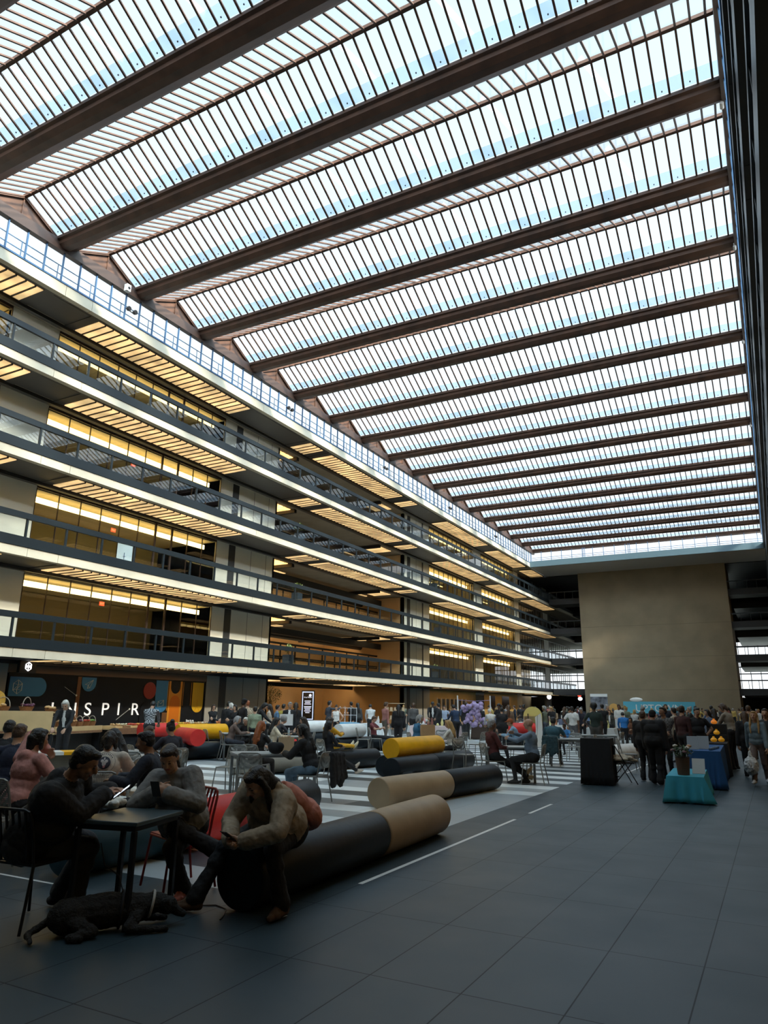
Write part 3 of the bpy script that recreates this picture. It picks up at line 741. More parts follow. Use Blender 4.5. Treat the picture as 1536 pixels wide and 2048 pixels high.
def hair(style, fr):
    h, rh, HC, hu, hf, hr, NB, up, F, Rs, P = fr
    f = Fig()
    if style in ('cap', 'beanie'):
        f.ell(h(0, -.012, .045), (.086, .104, .080), 0, rh); f.ell(h(0, -.04, .0), (.080, .072, .07), 0, rh)
        if style == 'cap': f.ell(h(0, .115, .055), (.065, .06, .012), 0, rh)
        return f
    f.ell(h(0, -.020, .036), (.0815, .094, .084), 0, rh); f.ell(h(0, -.045, -.005), (.078, .068, .078), 0, rh)
    f.ell(h(0, .035, .082), (.058, .05, .032), 0, rh)
    if style == 'short': f.ell(h(.068, -.02, .01), (.016, .03, .04), 0, rh); f.ell(h(-.068, -.02, .01), (.016, .03, .04), 0, rh)
    if style == 'afro':
        f.ell(h(0, -.03, .06), (.125, .125, .12), 0, rh)
    if style == 'turban': f.ell(h(0, -.01, .085), (.10, .115, .075), 0, rh)
    if style == 'bun': f.ell(h(0, -.09, .105), (.045, .045, .045), 0, rh)
    if style == 'bob':
        for s in (-1, 1): f.cap(h(.076 * s, -.01, .03), h(.082 * s, -.01, -.09), .026, .024, 0)
        f.cap(h(0, -.075, .0), h(0, -.08, -.09), .06, .045, 0)
    if style in ('long', 'longfront'):
        bk = NB - F * .095 + up * .0
        f.cap(h(0, -.07, .0), NB - F * .085 - up * .02, .068, .065, 0); f.cap(NB - F * .085 - up * .02, NB - F * .125 - up * .20, .068, .045, 0)
        f.cap(h(0, -.05, -.03), NB - F * .09 - up * .12 + Rs * .06, .05, .035, 0); f.cap(h(0, -.05, -.03), NB - F * .09 - up * .12 - Rs * .06, .05, .035, 0)
        for s in (-1, 1): f.cap(h(.074 * s, .0, .05), h(.082 * s, -.01, -.08), .024, .026, 0)
        if style == 'longfront':
            for s in (-1, 1):
                f.cap(h(.082 * s, -.005, -.06), NB + F * .085 + Rs * s * .095 - up * .06, .028, .03, 0); f.cap(NB + F * .085 + Rs * s * .095 - up * .06, NB + F * .14 + Rs * s * .09 - up * .24, .03, .015, 0)
    if style == 'ponytail':
        f.cap(h(0, -.10, .05), h(0, -.14, -.02), .035, .035, 0); f.cap(h(0, -.14, -.02), NB - F * .12 - up * .12, .035, .015, 0)
    return f

SKINS = {'light': (.50, .29, .19), 'tan': (.36, .19, .11), 'brown': (.17, .085, .05), 'dark': (.065, .035, .024)}
HAIRC = {'black': (.008, .007, .007), 'dark brown': (.022, .013, .009), 'brown': (.07, .035, .018), 'blond': (.42, .25, .09), 'red': (.30, .085, .025), 'grey': (.30, .29, .28), 'white': (.65, .62, .55), 'green': (.08, .14, .09)}
def cloth(c):
    if len(c) == 2:                                          # a checked cloth in two colours
        m = mat('plaid_%03d_%03d' % (int(c[0][0] * 999), int(c[1][0] * 999)), c[0], .85); nt = m.node_tree; b = nt.nodes['Principled BSDF']
        if not nt.nodes.get('Checker Texture'):
            k = nt.nodes.new('ShaderNodeTexChecker'); k.inputs['Scale'].default_value = 26; k.inputs['Color1'].default_value = (*c[0], 1); k.inputs['Color2'].default_value = (*c[1], 1)
            t = nt.nodes.new('ShaderNodeTexCoord'); nt.links.new(t.outputs['Object'], k.inputs['Vector']); nt.links.new(k.outputs['Color'], b.inputs['Base Color'])
        return m
    return mat('cloth_%03d_%03d_%03d' % tuple(int(x * 999) for x in c), c, .85, 0, .2, 9, .6, 10)
def skin(k): return mat('skin_' + k, SKINS[k], .5)
def hairm(k): return mat('hair_' + k.replace(' ', '_'), HAIRC[k], .45, 0, .2, 25, .5, 60)
EYEM = mat('eye_and_brow', (.02, .012, .01), .4); LIPM = mat('lips', (.33, .10, .08), .5); CREAM = mat('shirt_cream', (.8, .78, .72), .8)
_PC = {}
NPEOPLE = 0
def person(loc, yaw, ps='stand', label='', group=None, top=(.02, .02, .022), pants=(.015, .015, .018), shoes=(.02, .02, .02), sk='light', hs='short', hc='black', ht=1.7, vox=.022, inn=None, name='person', cat='person', noise=0.0, **kw):
    global NPEOPLE; NPEOPLE += 1
    key = (ps if isinstance(ps, str) else id(ps), hs, vox, inn is not None, tuple(sorted(kw.items())))
    mats = [skin(sk), cloth(top), cloth(pants), cloth(shoes), EYEM, LIPM, cloth(inn) if inn else CREAM]
    if key not in _PC:
        p = dict(POSES[ps]) if isinstance(ps, str) else ps
        f, fr = body(p, vox=vox, inner=inn is not None, detail=vox < .021, **kw)
        bm = f.mesh('person_body', vox, 3 if vox > .01 else 5, [None] * 7, noise)
        hm = hair(hs, fr).mesh('hair', max(vox * .8, .009), 2, [None], .012 if vox < .02 else 0) if hs != 'bald' else None
        _PC[key] = (bm, hm, fr, p)
    bm, hm, fr, p = _PC[key]
    o = bpy.data.objects.new(name, bm); C.objects.link(o)
    for i, m in enumerate(mats): o.material_slots[i].link = 'OBJECT'; o.material_slots[i].material = m
    s = ht / 1.74; o.scale = (s, s, s); o.location = loc; o.rotation_euler = (0, 0, yaw)
    if hm:
        hn = {'cap': 'cap', 'beanie': 'beanie', 'turban': 'head_wrap'}.get(hs, 'hair')
        q = bpy.data.objects.new(hn, hm); C.objects.link(q); q.parent = o
        q.material_slots[0].link = 'OBJECT'; q.material_slots[0].material = hairm(hc) if hn == 'hair' else cloth(HAIRC.get(hc, (.02, .02, .02)))
    tag(o, label, cat, group)
    return o
def yaw_to(px, rel):
    r = ray(px, 1420); return math.atan2(-r.x, r.y) + math.radians(rel)

# ============================================================ furniture
def vinyl(n, c): return mat('vinyl_' + n, c, .45, 0, .10, 3, .12, 9, spec=.28)
VC = {'black': vinyl('black', (.009, .014, .019)), 'tan': vinyl('tan', (.40, .29, .18)), 'red': vinyl('red', (.62, .035, .03)), 'yellow': vinyl('yellow', (.86, .42, .01)), 'white': vinyl('white', (.74, .74, .72)), 'blue': vinyl('blue', (.02, .06, .085)), 'grey': vinyl('grey', (.30, .28, .24))}
def roll(p0, p1, col, label, r=.24, z=None, group='cylindrical lounge bolsters'):
    p0 = Vector((p0[0], p0[1], 0)); p1 = Vector((p1[0], p1[1], 0)); d = p1 - p0; L = d.length
    e = empty('bolster_seat', ((p0.x + p1.x) / 2, (p0.y + p1.y) / 2, (r if z is None else z) - r), math.atan2(-d.x, d.y))
    h = L / 2; b = .018
    s = MB(); s.lathe([(r - b, -h), (r - b * .3, -h + b * .3), (r, -h + b), (r + .004, 0), (r, h - b), (r - b * .3, h - b * .3), (r - b, h)], 48, (0, 0, r), axis='y'); s.build('bolster_cover', VC[col], e, smooth=True)
    for sg, n in ((-1, 'end_disc'), (1, 'end_disc')):
        c = MB(); c.lathe([(0.0, -.004), (r * .93, -.004), (r * .95, 0), (r * .95, .004), (0, .004)] if sg > 0 else [(0, -.004), (r * .95, -.004), (r * .95, 0), (r * .93, .004), (0, .004)], 40, (0, sg * (h + .003), r), axis='y'); c.build(n, VC[col], e, smooth=True)
        t = MB(); t.tube([(math.cos(a) * (r - .012), sg * (h - .004), r + math.sin(a) * (r - .012)) for a in [2 * PI * i / 40 for i in range(40)]], .006, 6, closed=True); t.build('piping', VC[col], e, smooth=True)
    tag(e, label, 'bolster', group)
    return e
def rolls():
    roll((-3.98, 5.0), (-4.06, 7.33), 'black', 'nearest black bolster, the one the woman with the backpack sits on')
    roll((-4.06, 7.36), (-4.13, 9.15), 'tan', 'tan bolster butted against the far end of the nearest black bolster')
    roll((-5.82, 10.72), (-5.50, 12.62), 'tan', 'tan bolster with its round end facing us, second row from the open floor')
    roll((-5.50, 12.64), (-5.24, 14.5), 'black', 'black bolster continuing the tan one in the second row')
    roll((-7.75, 14.85), (-7.66, 16.85), 'black', 'black bolster lying under the front of the yellow one')
    roll((-7.66, 16.87), (-7.52, 18.85), 'black', 'black bolster running on behind the one under the yellow bolster')
    roll((-8.28, 15.5), (-8.2, 17.6), 'black', 'black bolster mostly hidden behind the yellow bolster support')
    roll((-8.02, 15.35), (-7.92, 17.75), 'yellow', 'bright yellow bolster lying on top of black ones mid floor', z=.24 + .40)
    roll((-10.35, 16.0), (-9.85, 17.9), 'black', 'black bolster on which the girl in yellow trousers rests')
    roll((-6.15, 5.05), (-6.13, 6.45), 'blue', 'dark blue bolster seen under the nearest table', r=.25)
    roll((-6.13, 6.48), (-6.35, 8.3), 'red', 'big red bolster between the red chair and the seated woman', r=.25)
    roll((-6.35, 8.33), (-6.55, 9.75), 'black', 'black bolster end showing behind the pink backpack', r=.25)
    roll((-11.6, 13.95), (-10.6, 15.4), 'grey', 'beige bolster lying behind two empty grey chairs')
    roll((-16.9, 17.3), (-16.1, 19.3), 'black', 'black bolster at the base of the red and yellow pile')
    roll((-15.6, 16.0), (-15.3, 18.3), 'black', 'front black bolster of the pile topped by red and yellow')
    roll((-16.4, 17.3), (-14.8, 16.3), 'red', 'red bolster on the pile with its round end facing us, below the yellow one', z=.24 + .42)
    roll((-18.8, 17.9), (-18.45, 19.2), 'red', 'short red bolster close to the produce stall, behind the open laptop', z=.24 + .485)
    roll((-18.8, 17.9), (-18.45, 19.2), 'black', 'black bolster under the short red one by the produce stall')
    roll((-16.75, 17.5), (-16.2, 19.1), 'yellow', 'yellow bolster on top of the pile by the produce stall', z=.24 + .5)
    roll((-15.9, 22.0), (-16.0, 23.8), 'red', 'red bolster behind the table with the black bag')
    roll((-13.95, 22.6), (-13.85, 24.1), 'white', 'white bolster lying on a black one, man reclining against it', z=.24 + .485)
    roll((-14.0, 22.5), (-13.85, 25.0), 'black', 'black bolster under the white one beside the reclining man')
    roll((-17.9, 26.0), (-17.5, 27.4), 'white', 'white bolster on the left behind the red one', z=.24 + .485)
    roll((-17.9, 26.0), (-17.5, 27.4), 'black', 'black bolster supporting the left white bolster')
    roll((-13.4, 24.3), (-11.9, 24.9), 'black', 'black bolster on the floor left of the man in the vest')
    roll((-10.5, 30.6), (-9.3, 31.2), 'red', 'red bolster behind the man in the dark red sweater', z=.24 + .485)
    roll((-10.6, 30.7), (-9.2, 31.3), 'black', 'black bolster under the distant red one')
    roll((-4.55, 22.9), (-4.2, 24.7), 'white', 'pale bolster standing behind the folding chair with the coat', r=.27)
rolls()

GREYM = mat('grey_chair_metal', (.28, .28, .26), .45, .5); REDM = mat('red_chair_metal', (.22, .012, .012), .4, .2); BLKM = mat('black_chair_metal', (.02, .02, .022), .35, .3); TABM = mat('table_steel', (.22, .24, .25), .45, .4)
TABT = mat('table_top_laminate', (.40, .42, .42), .4)
def perforated():
    m = mat('perforated_grey_sheet', (.30, .30, .28), .45, .4); nt = m.node_tree
    v = nt.nodes.new('ShaderNodeTexVoronoi'); v.inputs['Scale'].default_value = 55; v.inputs['Randomness'].default_value = 0.0
    t = nt.nodes.new('ShaderNodeTexCoord'); nt.links.new(t.outputs['Object'], v.inputs['Vector'])
    c = nt.nodes.new('ShaderNodeMath'); c.operation = 'GREATER_THAN'; c.inputs[1].default_value = .42; nt.links.new(v.outputs['Distance'], c.inputs[0])
    nt.links.new(c.outputs[0], nt.nodes['Principled BSDF'].inputs['Alpha'])
    return m
PERF = perforated()
def chair_proto(kind):
    m = {'mesh': GREYM, 'red': REDM, 'black': BLKM}[kind]; nm = {'mesh': 'cafe_chair', 'red': 'slatted_chair', 'black': 'slatted_chair'}[kind]
    e = empty(nm); w = .20; r = .0115
    for sx in (-1, 1):
        s = MB(); s.tube([(sx * (w + .03), .23, .012), (sx * w, .18, .42), (sx * w, .15, .445)], r, 8); s.build('leg', m, e, smooth=True)
        s = MB(); s.tube([(sx * (w + .03), -.27, .012), (sx * w, -.19, .44)], r, 8); s.build('leg', m, e, smooth=True)
    fr = MB(); fr.tube([(-w, .17, .445), (-w, -.18, .445), (w, -.18, .445), (w, .17, .445), (w - .03, .2, .445), (-w + .03, .2, .445)], r, 8, closed=True); fr.build('seat_frame', m, e, smooth=True)
    bk = MB(); pts = [(-w, -.19, .44), (-w, -.215, .60), (-w + .005, -.25, .76), (-w + .03, -.262, .815), (-w + .07, -.267, .83), (w - .07, -.267, .83), (w - .03, -.262, .815), (w - .005, -.25, .76), (w, -.215, .60), (w, -.19, .44)]
    bk.tube(pts, r, 8); bk.build('back_frame', m, e, smooth=True)
    if kind == 'mesh':
        b = MB(); n = 8
        for i in range(n):
            a0 = -w + .01 + (2 * w - .02) * i / n; a1 = -w + .01 + (2 * w - .02) * (i + 1) / n
            c0 = -.03 * (1 - (2 * i / n - 1) ** 2); c1 = -.03 * (1 - (2 * (i + 1) / n - 1) ** 2)
            for (z0, y0), (z1, y1) in (((.57, -.21), (.70, -.235)), ((.70, -.235), (.82, -.262))):
                b.quad((a0, y0 + c0, z0), (a1, y0 + c1, z0), (a1, y1 + c1, z1), (a0, y1 + c0, z1))
        o = b.build('backrest', PERF, e, smooth=True); so = o.modifiers.new('t', 'SOLIDIFY'); so.thickness = .003
        s = MB().box((-w, -.17, .445), (w, .19, .455)); s.build('seat', PERF, e)
    else:
        for i in range(5):
            x = -w + .07 + i * (2 * w - .14) / 4
            MB().tube([(x, -.19, .46), (x, -.215, .60), (x, -.25, .76), (x, -.267, .82)], .011, 6).build('back_slat', m, e, smooth=True)
        MB().box((-w, -.17, .445), (w, .19, .462)).build('seat', m, e)
    return e
_ch = {}
def chair(kind, x, y, yaw, label, group=None, sc=1.0):
    first = kind not in _ch
    if first: _ch[kind] = chair_proto(kind); o = _ch[kind]
    else: o = copy_tree(_ch[kind])
    o.location = (x, y, 0); o.rotation_euler = (0, 0, yaw); o.scale = (sc,) * 3
    for k in ('label', 'category', 'group'):
        if k in o: del o[k]
    tag(o, label, 'chair', group or {'mesh': 'grey cafe chairs around the hall', 'red': 'red slatted chairs', 'black': 'black slatted chairs'}[kind])
    return o
def table(x, y, yaw, w, d, label, h=.75, top=None, leg=None, lw=.05):
    e = empty('cafe_table', (x, y, 0), yaw)
    MB().box((-w / 2, -d / 2, h - .03), (w / 2, d / 2, h)).build('tabletop', top or TABT, e, bevel=.006)
    MB().box((-w / 2 + .03, -d / 2 + .03, h - .07), (w / 2 - .03, d / 2 - .03, h - .031)).build('apron', leg or TABM, e)
    for sx in (-1, 1):
        for sy in (-1, 1):
            a = sx * (w / 2 - lw / 2 - .02); b = sy * (d / 2 - lw / 2 - .02); MB().box((a - lw / 2, b - lw / 2, 0), (a + lw / 2, b + lw / 2, h - .071)).build('leg', leg or TABM, e)
    tag(e, label, 'table')
    return e

# ============================================================ the storefront
def storefront():
    X = XL - WW
    def P(name, pts, m, off=0.02, th=.01, parent=None):
        s = MB(); n = len(pts)
        for x in (X + off, X + off + th):
            for y, z in pts: s.v.append((x, y, z))
        s.f += [tuple(range(n)), tuple(reversed(range(n, 2 * n)))]; s.m += [0, 0]
        for i in range(n): s.f.append((i, (i + 1) % n, n + (i + 1) % n, n + i)); s.m.append(0)
        o = s.build(name, m, parent); 
        return o
    def arc(cy, cz, ry, rz, a0, a1, n=18): return [(cy + ry * math.cos(math.radians(a0 + (a1 - a0) * i / n)), cz + rz * math.sin(math.radians(a0 + (a1 - a0) * i / n))) for i in range(n + 1)]
    E = empty('shop_window', (0, 0, 0)); tag(E, 'black shop window with coloured capsules and big white word on the ground floor', 'shop window')
    blk = mat('shop_black', (.012, .012, .014), .25); MB().box((X - .25, 21.3, 0), (X, 34.75, 2.92)).build('dark_glazing', blk, E)
    MB().box((X - .3, 21.3, 2.93), (X + .02, 34.75, 3.42)).build('wall_left', mat('brown_header', (.26, .15, .085), .7), kind='structure')
    def col(n, c): return mat('graphic_' + n, c, .5)
    blue, red, org, amb, yel, wd, lg = col('blue', (.05, .22, .46)), col('red', (.30, .035, .02)), col('orange', (.75, .20, .01)), col('amber', (.80, .33, .03)), col('yellow', (.85, .50, .02)), col('wood', (.20, .085, .03)), col('pale', (.75, .78, .75))
    P('blue_capsule', [(21.45, 1.86), (23.0, 1.86)] + arc(23.0, 2.3, .42, .44, -90, 90) + [(21.45, 2.74)], blue, parent=E)
    P('blue_half_round', [(25.45, 2.86), (25.45, 2.6)] + arc(25.9, 2.6, .45, .44, 180, 360) + [(26.35, 2.86)], blue, parent=E)
    P('red_disc', arc(30.1, 2.3, .47, .47, 0, 360, 28)[:-1], red, parent=E)
    P('blue_tab', [(30.56, 2.88), (30.56, 1.55)] + arc(31.03, 1.55, .47, .44, 180, 360) + [(31.5, 2.88)], blue, parent=E)
    P('amber_tab', [(31.58, .5), (32.66, .5), (32.66, 2.88), (31.58, 2.88)], amb, parent=E)
    P('orange_capsule', [(31.72, .5), (32.52, .5)] + arc(32.12, 1.65, .4, .42, 0, 180), org, off=.032, parent=E)
    P('black_half_round', [(31.72, 2.88), (31.72, 2.55)] + arc(32.1, 2.55, .38, .38, 180, 360) + [(32.48, 2.88)], blk, off=.032, parent=E)
    P('yellow_capsule', [(33.55, 2.86), (33.55, 1.55)] + arc(34.03, 1.55, .48, .45, 180, 360) + [(34.51, 2.86)], yel, parent=E)
    P('wood_post', [(25.2, 0), (25.42, 0), (25.42, 2.9), (25.2, 2.9)], wd, off=.01, parent=E)
    P('wood_panel', [(31.2, .45), (31.62, .45), (31.62, 1.1), (31.2, 1.1)], wd, off=.01, parent=E)
    P('black_arch', [(29.5, .3), (30.5, .3)] + arc(30.0, 1.15, .5, .55, 0, 180), blk, off=.036, parent=E)
    MB().box((X - .05, 34.6, 0), (X + .05, 34.68, 2.95)).build('end_post', blk, E); MB().box((X - .02, 21.35, 2.88), (X + .03, 34.7, 2.94)).build('head_rail', blk, E)
    m = mat('sign_white', (.85, .84, .78), .5, emit=(1, .97, .9), es=.6)
    for ch, y in zip('INSPIRE', (23.9, 24.95, 26.0, 27.1, 28.0, 29.15, 30.0)):
        o = txt(E, ch, .90, m, (X + .03, y, .98), PI / 2, 'letter_' + ch.lower()); o.scale = (1.15, 1, 1)
    txt(E, 'Stay in re', .17, m, (X + .03, 33.5, .58), PI / 2, 'lettering')
    def lines(name, segs, w=.03, o=.035, parent=E, mm=lg):
        s = MB()
        for a, b in segs: s.bar((X + o, a[0], a[1]), (X + o, b[0], b[1]), w, .01)
        s.build(name, mm, parent)
    lines('line_and_dot', [((24.45, 2.35), (25.15, 1.97))]); lines('line_and_dot', [((27.9, .74), (28.7, 1.26))])
    P('dot', arc(25.2, 1.95, .05, .05, 0, 360, 10)[:-1], lg, .03, parent=E); P('dot', arc(28.75, 1.29, .05, .05, 0, 360, 10)[:-1], lg, .03, parent=E)
    # network emblem: hexagon with inner struts
    def emblem(name, cy, cz, r, parent, mm, w=.03, o=.04):
        pts = [(cy + r * .8 * math.sin(math.radians(60 * i)), cz + r * math.cos(math.radians(60 * i))) for i in range(6)]
        seg = [(pts[i], pts[(i + 1) % 6]) for i in range(6)]; c1 = (cy + .1 * r, cz + .28 * r); c2 = (cy - .1 * r, cz - .3 * r)
        seg += [(p, c1) for p in (pts[0], pts[1], pts[5], pts[4])] + [(p, c2) for p in (pts[3], pts[2], pts[4], pts[1])] + [(c1, c2)]
        lines(name, seg, w, o, parent, mm)
    emblem('network_emblem', 21.88, 2.28, .32, E, lg)
    lines('paper_plane', [((25.65, 2.5), (26.15, 2.75)), ((26.15, 2.75), (25.95, 2.32)), ((25.95, 2.32), (25.85, 2.48)), ((25.85, 2.48), (25.65, 2.5)), ((25.85, 2.48), (26.15, 2.75)), ((25.85, 2.48), (25.82, 2.3)), ((25.82, 2.3), (25.95, 2.36))], .025)
    lines('envelope', [((30.8, 1.42), (31.22, 1.48)), ((31.22, 1.48), (31.22, 1.8)), ((31.22, 1.8), (30.8, 1.72)), ((30.8, 1.72), (30.8, 1.42)), ((30.8, 1.72), (31.02, 1.58)), ((31.02, 1.58), (31.22, 1.8)), ((30.66, 1.6), (30.76, 1.6))], .03)
    lines('flask_mark', [((34.0, 1.85), (34.0, 1.45)), ((34.0, 1.45), (33.8, 1.15)), ((33.8, 1.15), (34.25, 1.15)), ((34.25, 1.15), (34.05, 1.45))], .02, mm=amb)
    lines('amber_cord', [((31.5, 2.85), (31.5, 1.2)), ((32.75, 2.85), (32.75, 1.5)), ((33.42, 2.85), (33.42, 1.5))], .03, mm=amb)
    # hanging box sign above the window
    e = empty('hanging_sign', (X + .9, 21.6, 3.18)); MB().box((-.1, -.42, -.28), (.1, .42, .30)).build('sign_box', BLACKP, e)
    s = MB(); r = .2; pts = [(.8 * r * math.sin(math.radians(60 * i)), r * math.cos(math.radians(60 * i))) for i in range(6)]
    for i in range(6): s.bar((.115, pts[i][0], pts[i][1]), (.115, pts[(i + 1) % 6][0], pts[(i + 1) % 6][1]), .045, .02); s.bar((.115, pts[i][0], pts[i][1]), (.115, 0, .06 * (-1) ** i), .03, .02)
    s.build('glowing_emblem', mat('sign_glow', (1, 1, 1), .5, emit=(1, 1, 1), es=1.6), e); tag(e, 'black box sign with a glowing white network emblem above the shop window', 'sign')
    e = empty('hanging_sign', (-28.9, 105, 3.15)); MB().box((-.3, -.1, -.45), (.3, .1, .45)).build('sign_box', BLACKP, e); MB().ball((0, -.16, 0), .34, 12, sc=(1, .2, 1)).build('glowing_emblem', MATS['sign_glow'], e, smooth=True); tag(e, 'small glowing white sign far along the ground floor', 'sign')
    e = empty('hanging_sign', (-26.2, 112, 3.2)); MB().ball((0, 0, .3), .3, 12, sc=(1, .3, .8)).build('red_half', mat('red_sign_face', (.6, .03, .02), .4, emit=(1, .1, .05), es=.8), e, smooth=True); MB().ball((.1, -.05, -.2), .34, 12, sc=(1, .3, .8)).build('white_half', MATS['sign_glow'], e, smooth=True); tag(e, 'red and white round sign glowing in the far ground floor corner', 'sign')
storefront()

# ============================================================ the nearest group
BK = (.012, .012, .014); NAVY = (.015, .022, .04); GR = (.22, .22, .21)
def near_group():
    table(-4.66, 4.42, math.radians(14), .56, .68, 'dark cafe table between the man in black and the woman with a phone', h=.74, lw=.035, top=mat('slate_top', (.07, .10, .115), .3), leg=BLKM)
    chair('black', -5.13, 3.95, math.radians(6), 'black slatted chair of the hunched man in black, nearest of all')
    chair('red', -4.96, 5.32, math.radians(160), 'dark red slatted chair of the woman reading her phone')
    ps = pose(P=(0, -.02, .565), lean=(.30, .52, .85), head=(6, 30), hl=(-.20, .43, .86), hr=(-.08, .42, .84), el=(-1, -.6, -.6), er=(1, -.5, -.8), fl=(-.44, .06, .08), fr=(-.20, .26, .08), kl=(-1, 1, .3), kr=(-.3, 1, .3), nl=(.2, .1, -1), nr=(-.5, .1, -.4), curl=.55)
    m = person((-5.15, 3.95, 0), math.radians(-58), ps, 'person hunched over a phone in a black hoodie at the nearest table', top=BK, pants=(.03, .03, .033), sk='tan', ht=1.84, fat=.055, loose=.03, hood=True, vox=.0075, noise=.012)
    ps = pose(P=(0, 0, .56), lean=(.14, .40, 1), head=(14, 32), hl=(-.04, .42, .86), hr=(.10, .42, .87), el=(-1, -.1, -.7), er=(1, -.1, -.7), fl=(-.12, .20, .08), fr=(-.44, .24, .40), kr=(.3, 1, .5), toer=(-.9, .3, -.25), kl=(0, 1, 0), nl=(1, -.2, .2), nr=(-1, -.2, .2), curl=.6)
    w = person((-4.80, 5.20, 0), math.radians(-162), ps, 'person in a grey sweatshirt looking down at a phone at the nearest table', top=(.20, .195, .19), pants=BK, shoes=(.42, .13, .10), sk='light', hs='ponytail', hc='dark brown', ht=1.72, fat=.04, loose=.035, female=True, vox=.0075, noise=.014)
    ps = pose(P=(0, -.02, .60), lean=(-.30, .52, .46), head=(-4, 42), hl=(-.28, .56, .58), hr=(-.14, .60, .58), el=(-1, -.3, -.1), er=(1, -.3, -.1), fl=(-.33, .22, .08), fr=(.29, .60, .08), kl=(-.5, 1, .5), kr=(.4, 1, .6), toel=(-.3, 1, 0), toer=(.9, .8, 0), nl=(.8, -.2, .5), nr=(-.8, -.2, .5), curl=.65)
    c = person((-3.86, 5.34, 0), math.radians(166), ps, 'person in a tan hoodie bent forward on the nearest black bolster', top=(.34, .27, .19), pants=BK, shoes=(.10, .055, .03), sk='light', hs='longfront', hc='black', ht=1.76, fat=.055, loose=.03, hood=True, female=True, vox=.0075, noise=.014)
    # phones
    def phone(loc, rot, label, scr, body):
        e = empty('phone', loc); e.rotation_euler = rot
        MB().box((-.037, -.076, -.004), (.037, .076, .004)).build('phone_case', body, e, bevel=.003); MB().box((-.033, -.070, .0042), (.033, .070, .0052)).build('screen', scr, e); tag(e, label, 'phone'); return e
    lit = mat('lit_screen', (.6, .7, .8), .3, emit=(.75, .85, 1), es=1.1)
    m1 = Matrix.Rotation(math.radians(-58), 3, 'Z') @ Vector((-.14, .58, 0))
    phone((-5.15 + m1.x, 3.95 + m1.y, .91), (math.radians(38), math.radians(8), math.radians(-48)), 'phone with a glowing white screen in the hands of the hunched man', lit, BLACKP)
    m1 = Matrix.Rotation(math.radians(-162), 3, 'Z') @ Vector((.03, .55, 0))
    phone((-4.80 + m1.x, 5.20 + m1.y, .91), (math.radians(58), 0, math.radians(-158)), 'black phone held up by the woman in the grey sweatshirt', mat('screen_dim', (.05, .05, .06), .2), mat('copper_case', (.02, .015, .012), .4))
    m1 = Matrix.Rotation(math.radians(166), 3, 'Z') @ Vector((-.22, .68, 0))
    phone((-3.86 + m1.x, 5.34 + m1.y, .62), (math.radians(35), 0, math.radians(166)), 'dark phone in the lap of the woman in the tan hoodie', MATS['screen_dim'], BLACKP)
    # plastic bag on the table
    f = Fig(); rnd = random.Random(4)
    for i in range(9): f.ell((rnd.uniform(-.07, .07), rnd.uniform(-.05, .05), rnd.uniform(.03, .08)), (.05, .045, .03), 0)
    o = bpy.data.objects.new('plastic_bag', f.mesh('plastic_bag', .006, 2, [mat('white_plastic', (.75, .73, .68), .35)], .02)); C.objects.link(o); o.location = (-4.98, 4.52, .735); tag(o, 'crumpled white plastic bag on the nearest table beside the lit phone', 'bag')
    # pink backpack
    f = Fig(); f.ell((0, 0, .26), (.17, .10, .25), 0); f.ell((0, .02, .14), (.175, .115, .15), 0); f.ell((0, .09, .16), (.12, .05, .11), 0); f.cap((-.05, 0, .5), (.05, 0, .5), .018, .018, 0)
    e = empty('backpack', (-3.72, 5.66, .55), math.radians(200)); e.rotation_euler = (math.radians(38), math.radians(-12), math.radians(-22))
    o = bpy.data.objects.new('bag_body', f.mesh('bag_body', .01, 3, [mat('pink_canvas', (.56, .22, .17), .8, 0, .1, 6, .4, 25)], .012)); C.objects.link(o); o.parent = e
    for s in (-1, 1): MB().tube([(s * .08, -.09, .45), (s * .09, -.15, .36), (s * .10, -.14, .2), (s * .11, -.09, .08)], .014, 8).build('shoulder_strap', mat('brown_strap', (.10, .05, .03), .6), e, smooth=True)
    tag(e, 'pink backpack on the back of the person in the tan hoodie', 'backpack')
    # dog lying under the table
    f = Fig(); D = 0
    f.cap((-.34, 0, .15), (.02, .02, .16), .135, .15, D); f.cap((.02, .02, .16), (.30, .0, .17), .15, .115, D); f.cap((.30, 0, .18), (.44, -.01, .20), .10, .085, D)
    f.ell((.52, -.02, .17), (.095, .075, .075), D); f.cap((.56, -.02, .15), (.66, -.03, .09), .052, .034, D); f.ell((.50, .065, .19), (.045, .02, .06), D); f.ell((.50, -.10, .19), (.045, .02, .06), D)
    f.ell((-.32, -.06, .15), (.17, .12, .14), D); f.cap((-.28, -.12, .12), (-.10, -.22, .06), .075, .045, D); f.cap((-.10, -.22, .06), (-.30, -.26, .035), .04, .028, D); f.cap((-.30, -.26, .035), (-.20, -.30, .03), .03, .028, D)
    f.cap((.26, -.10, .13), (.18, -.20, .06), .06, .042, D); f.cap((.18, -.20, .05), (.42, -.22, .035), .038, .028, D); f.cap((.42, -.22, .035), (.50, -.22, .03), .032, .028, D); f.cap((.30, .10, .06), (.52, .13, .035), .036, .028, D)
    f.cap((-.46, 0, .12), (-.62, -.10, .05), .035, .028, D); f.cap((-.62, -.10, .05), (-.58, -.26, .03), .028, .018, D)
    e = empty('dog', (-4.50, 4.13, 0), math.radians(50)); o = bpy.data.objects.new('dog_body', f.mesh('dog_body', .009, 3, [mat('black_fur', (.007, .0065, .006), .75, 0, .3, 20, .8, 60)], .02)); C.objects.link(o); o.parent = e
    MB().tube([(.38 + .02 * math.sin(a), -.01 + .105 * math.cos(a), .19 + .105 * math.sin(a)) for a in [2 * PI * i / 20 for i in range(20)]], .012, 6, closed=True).build('collar', mat('pale_collar', (.55, .52, .48), .6), e, smooth=True)
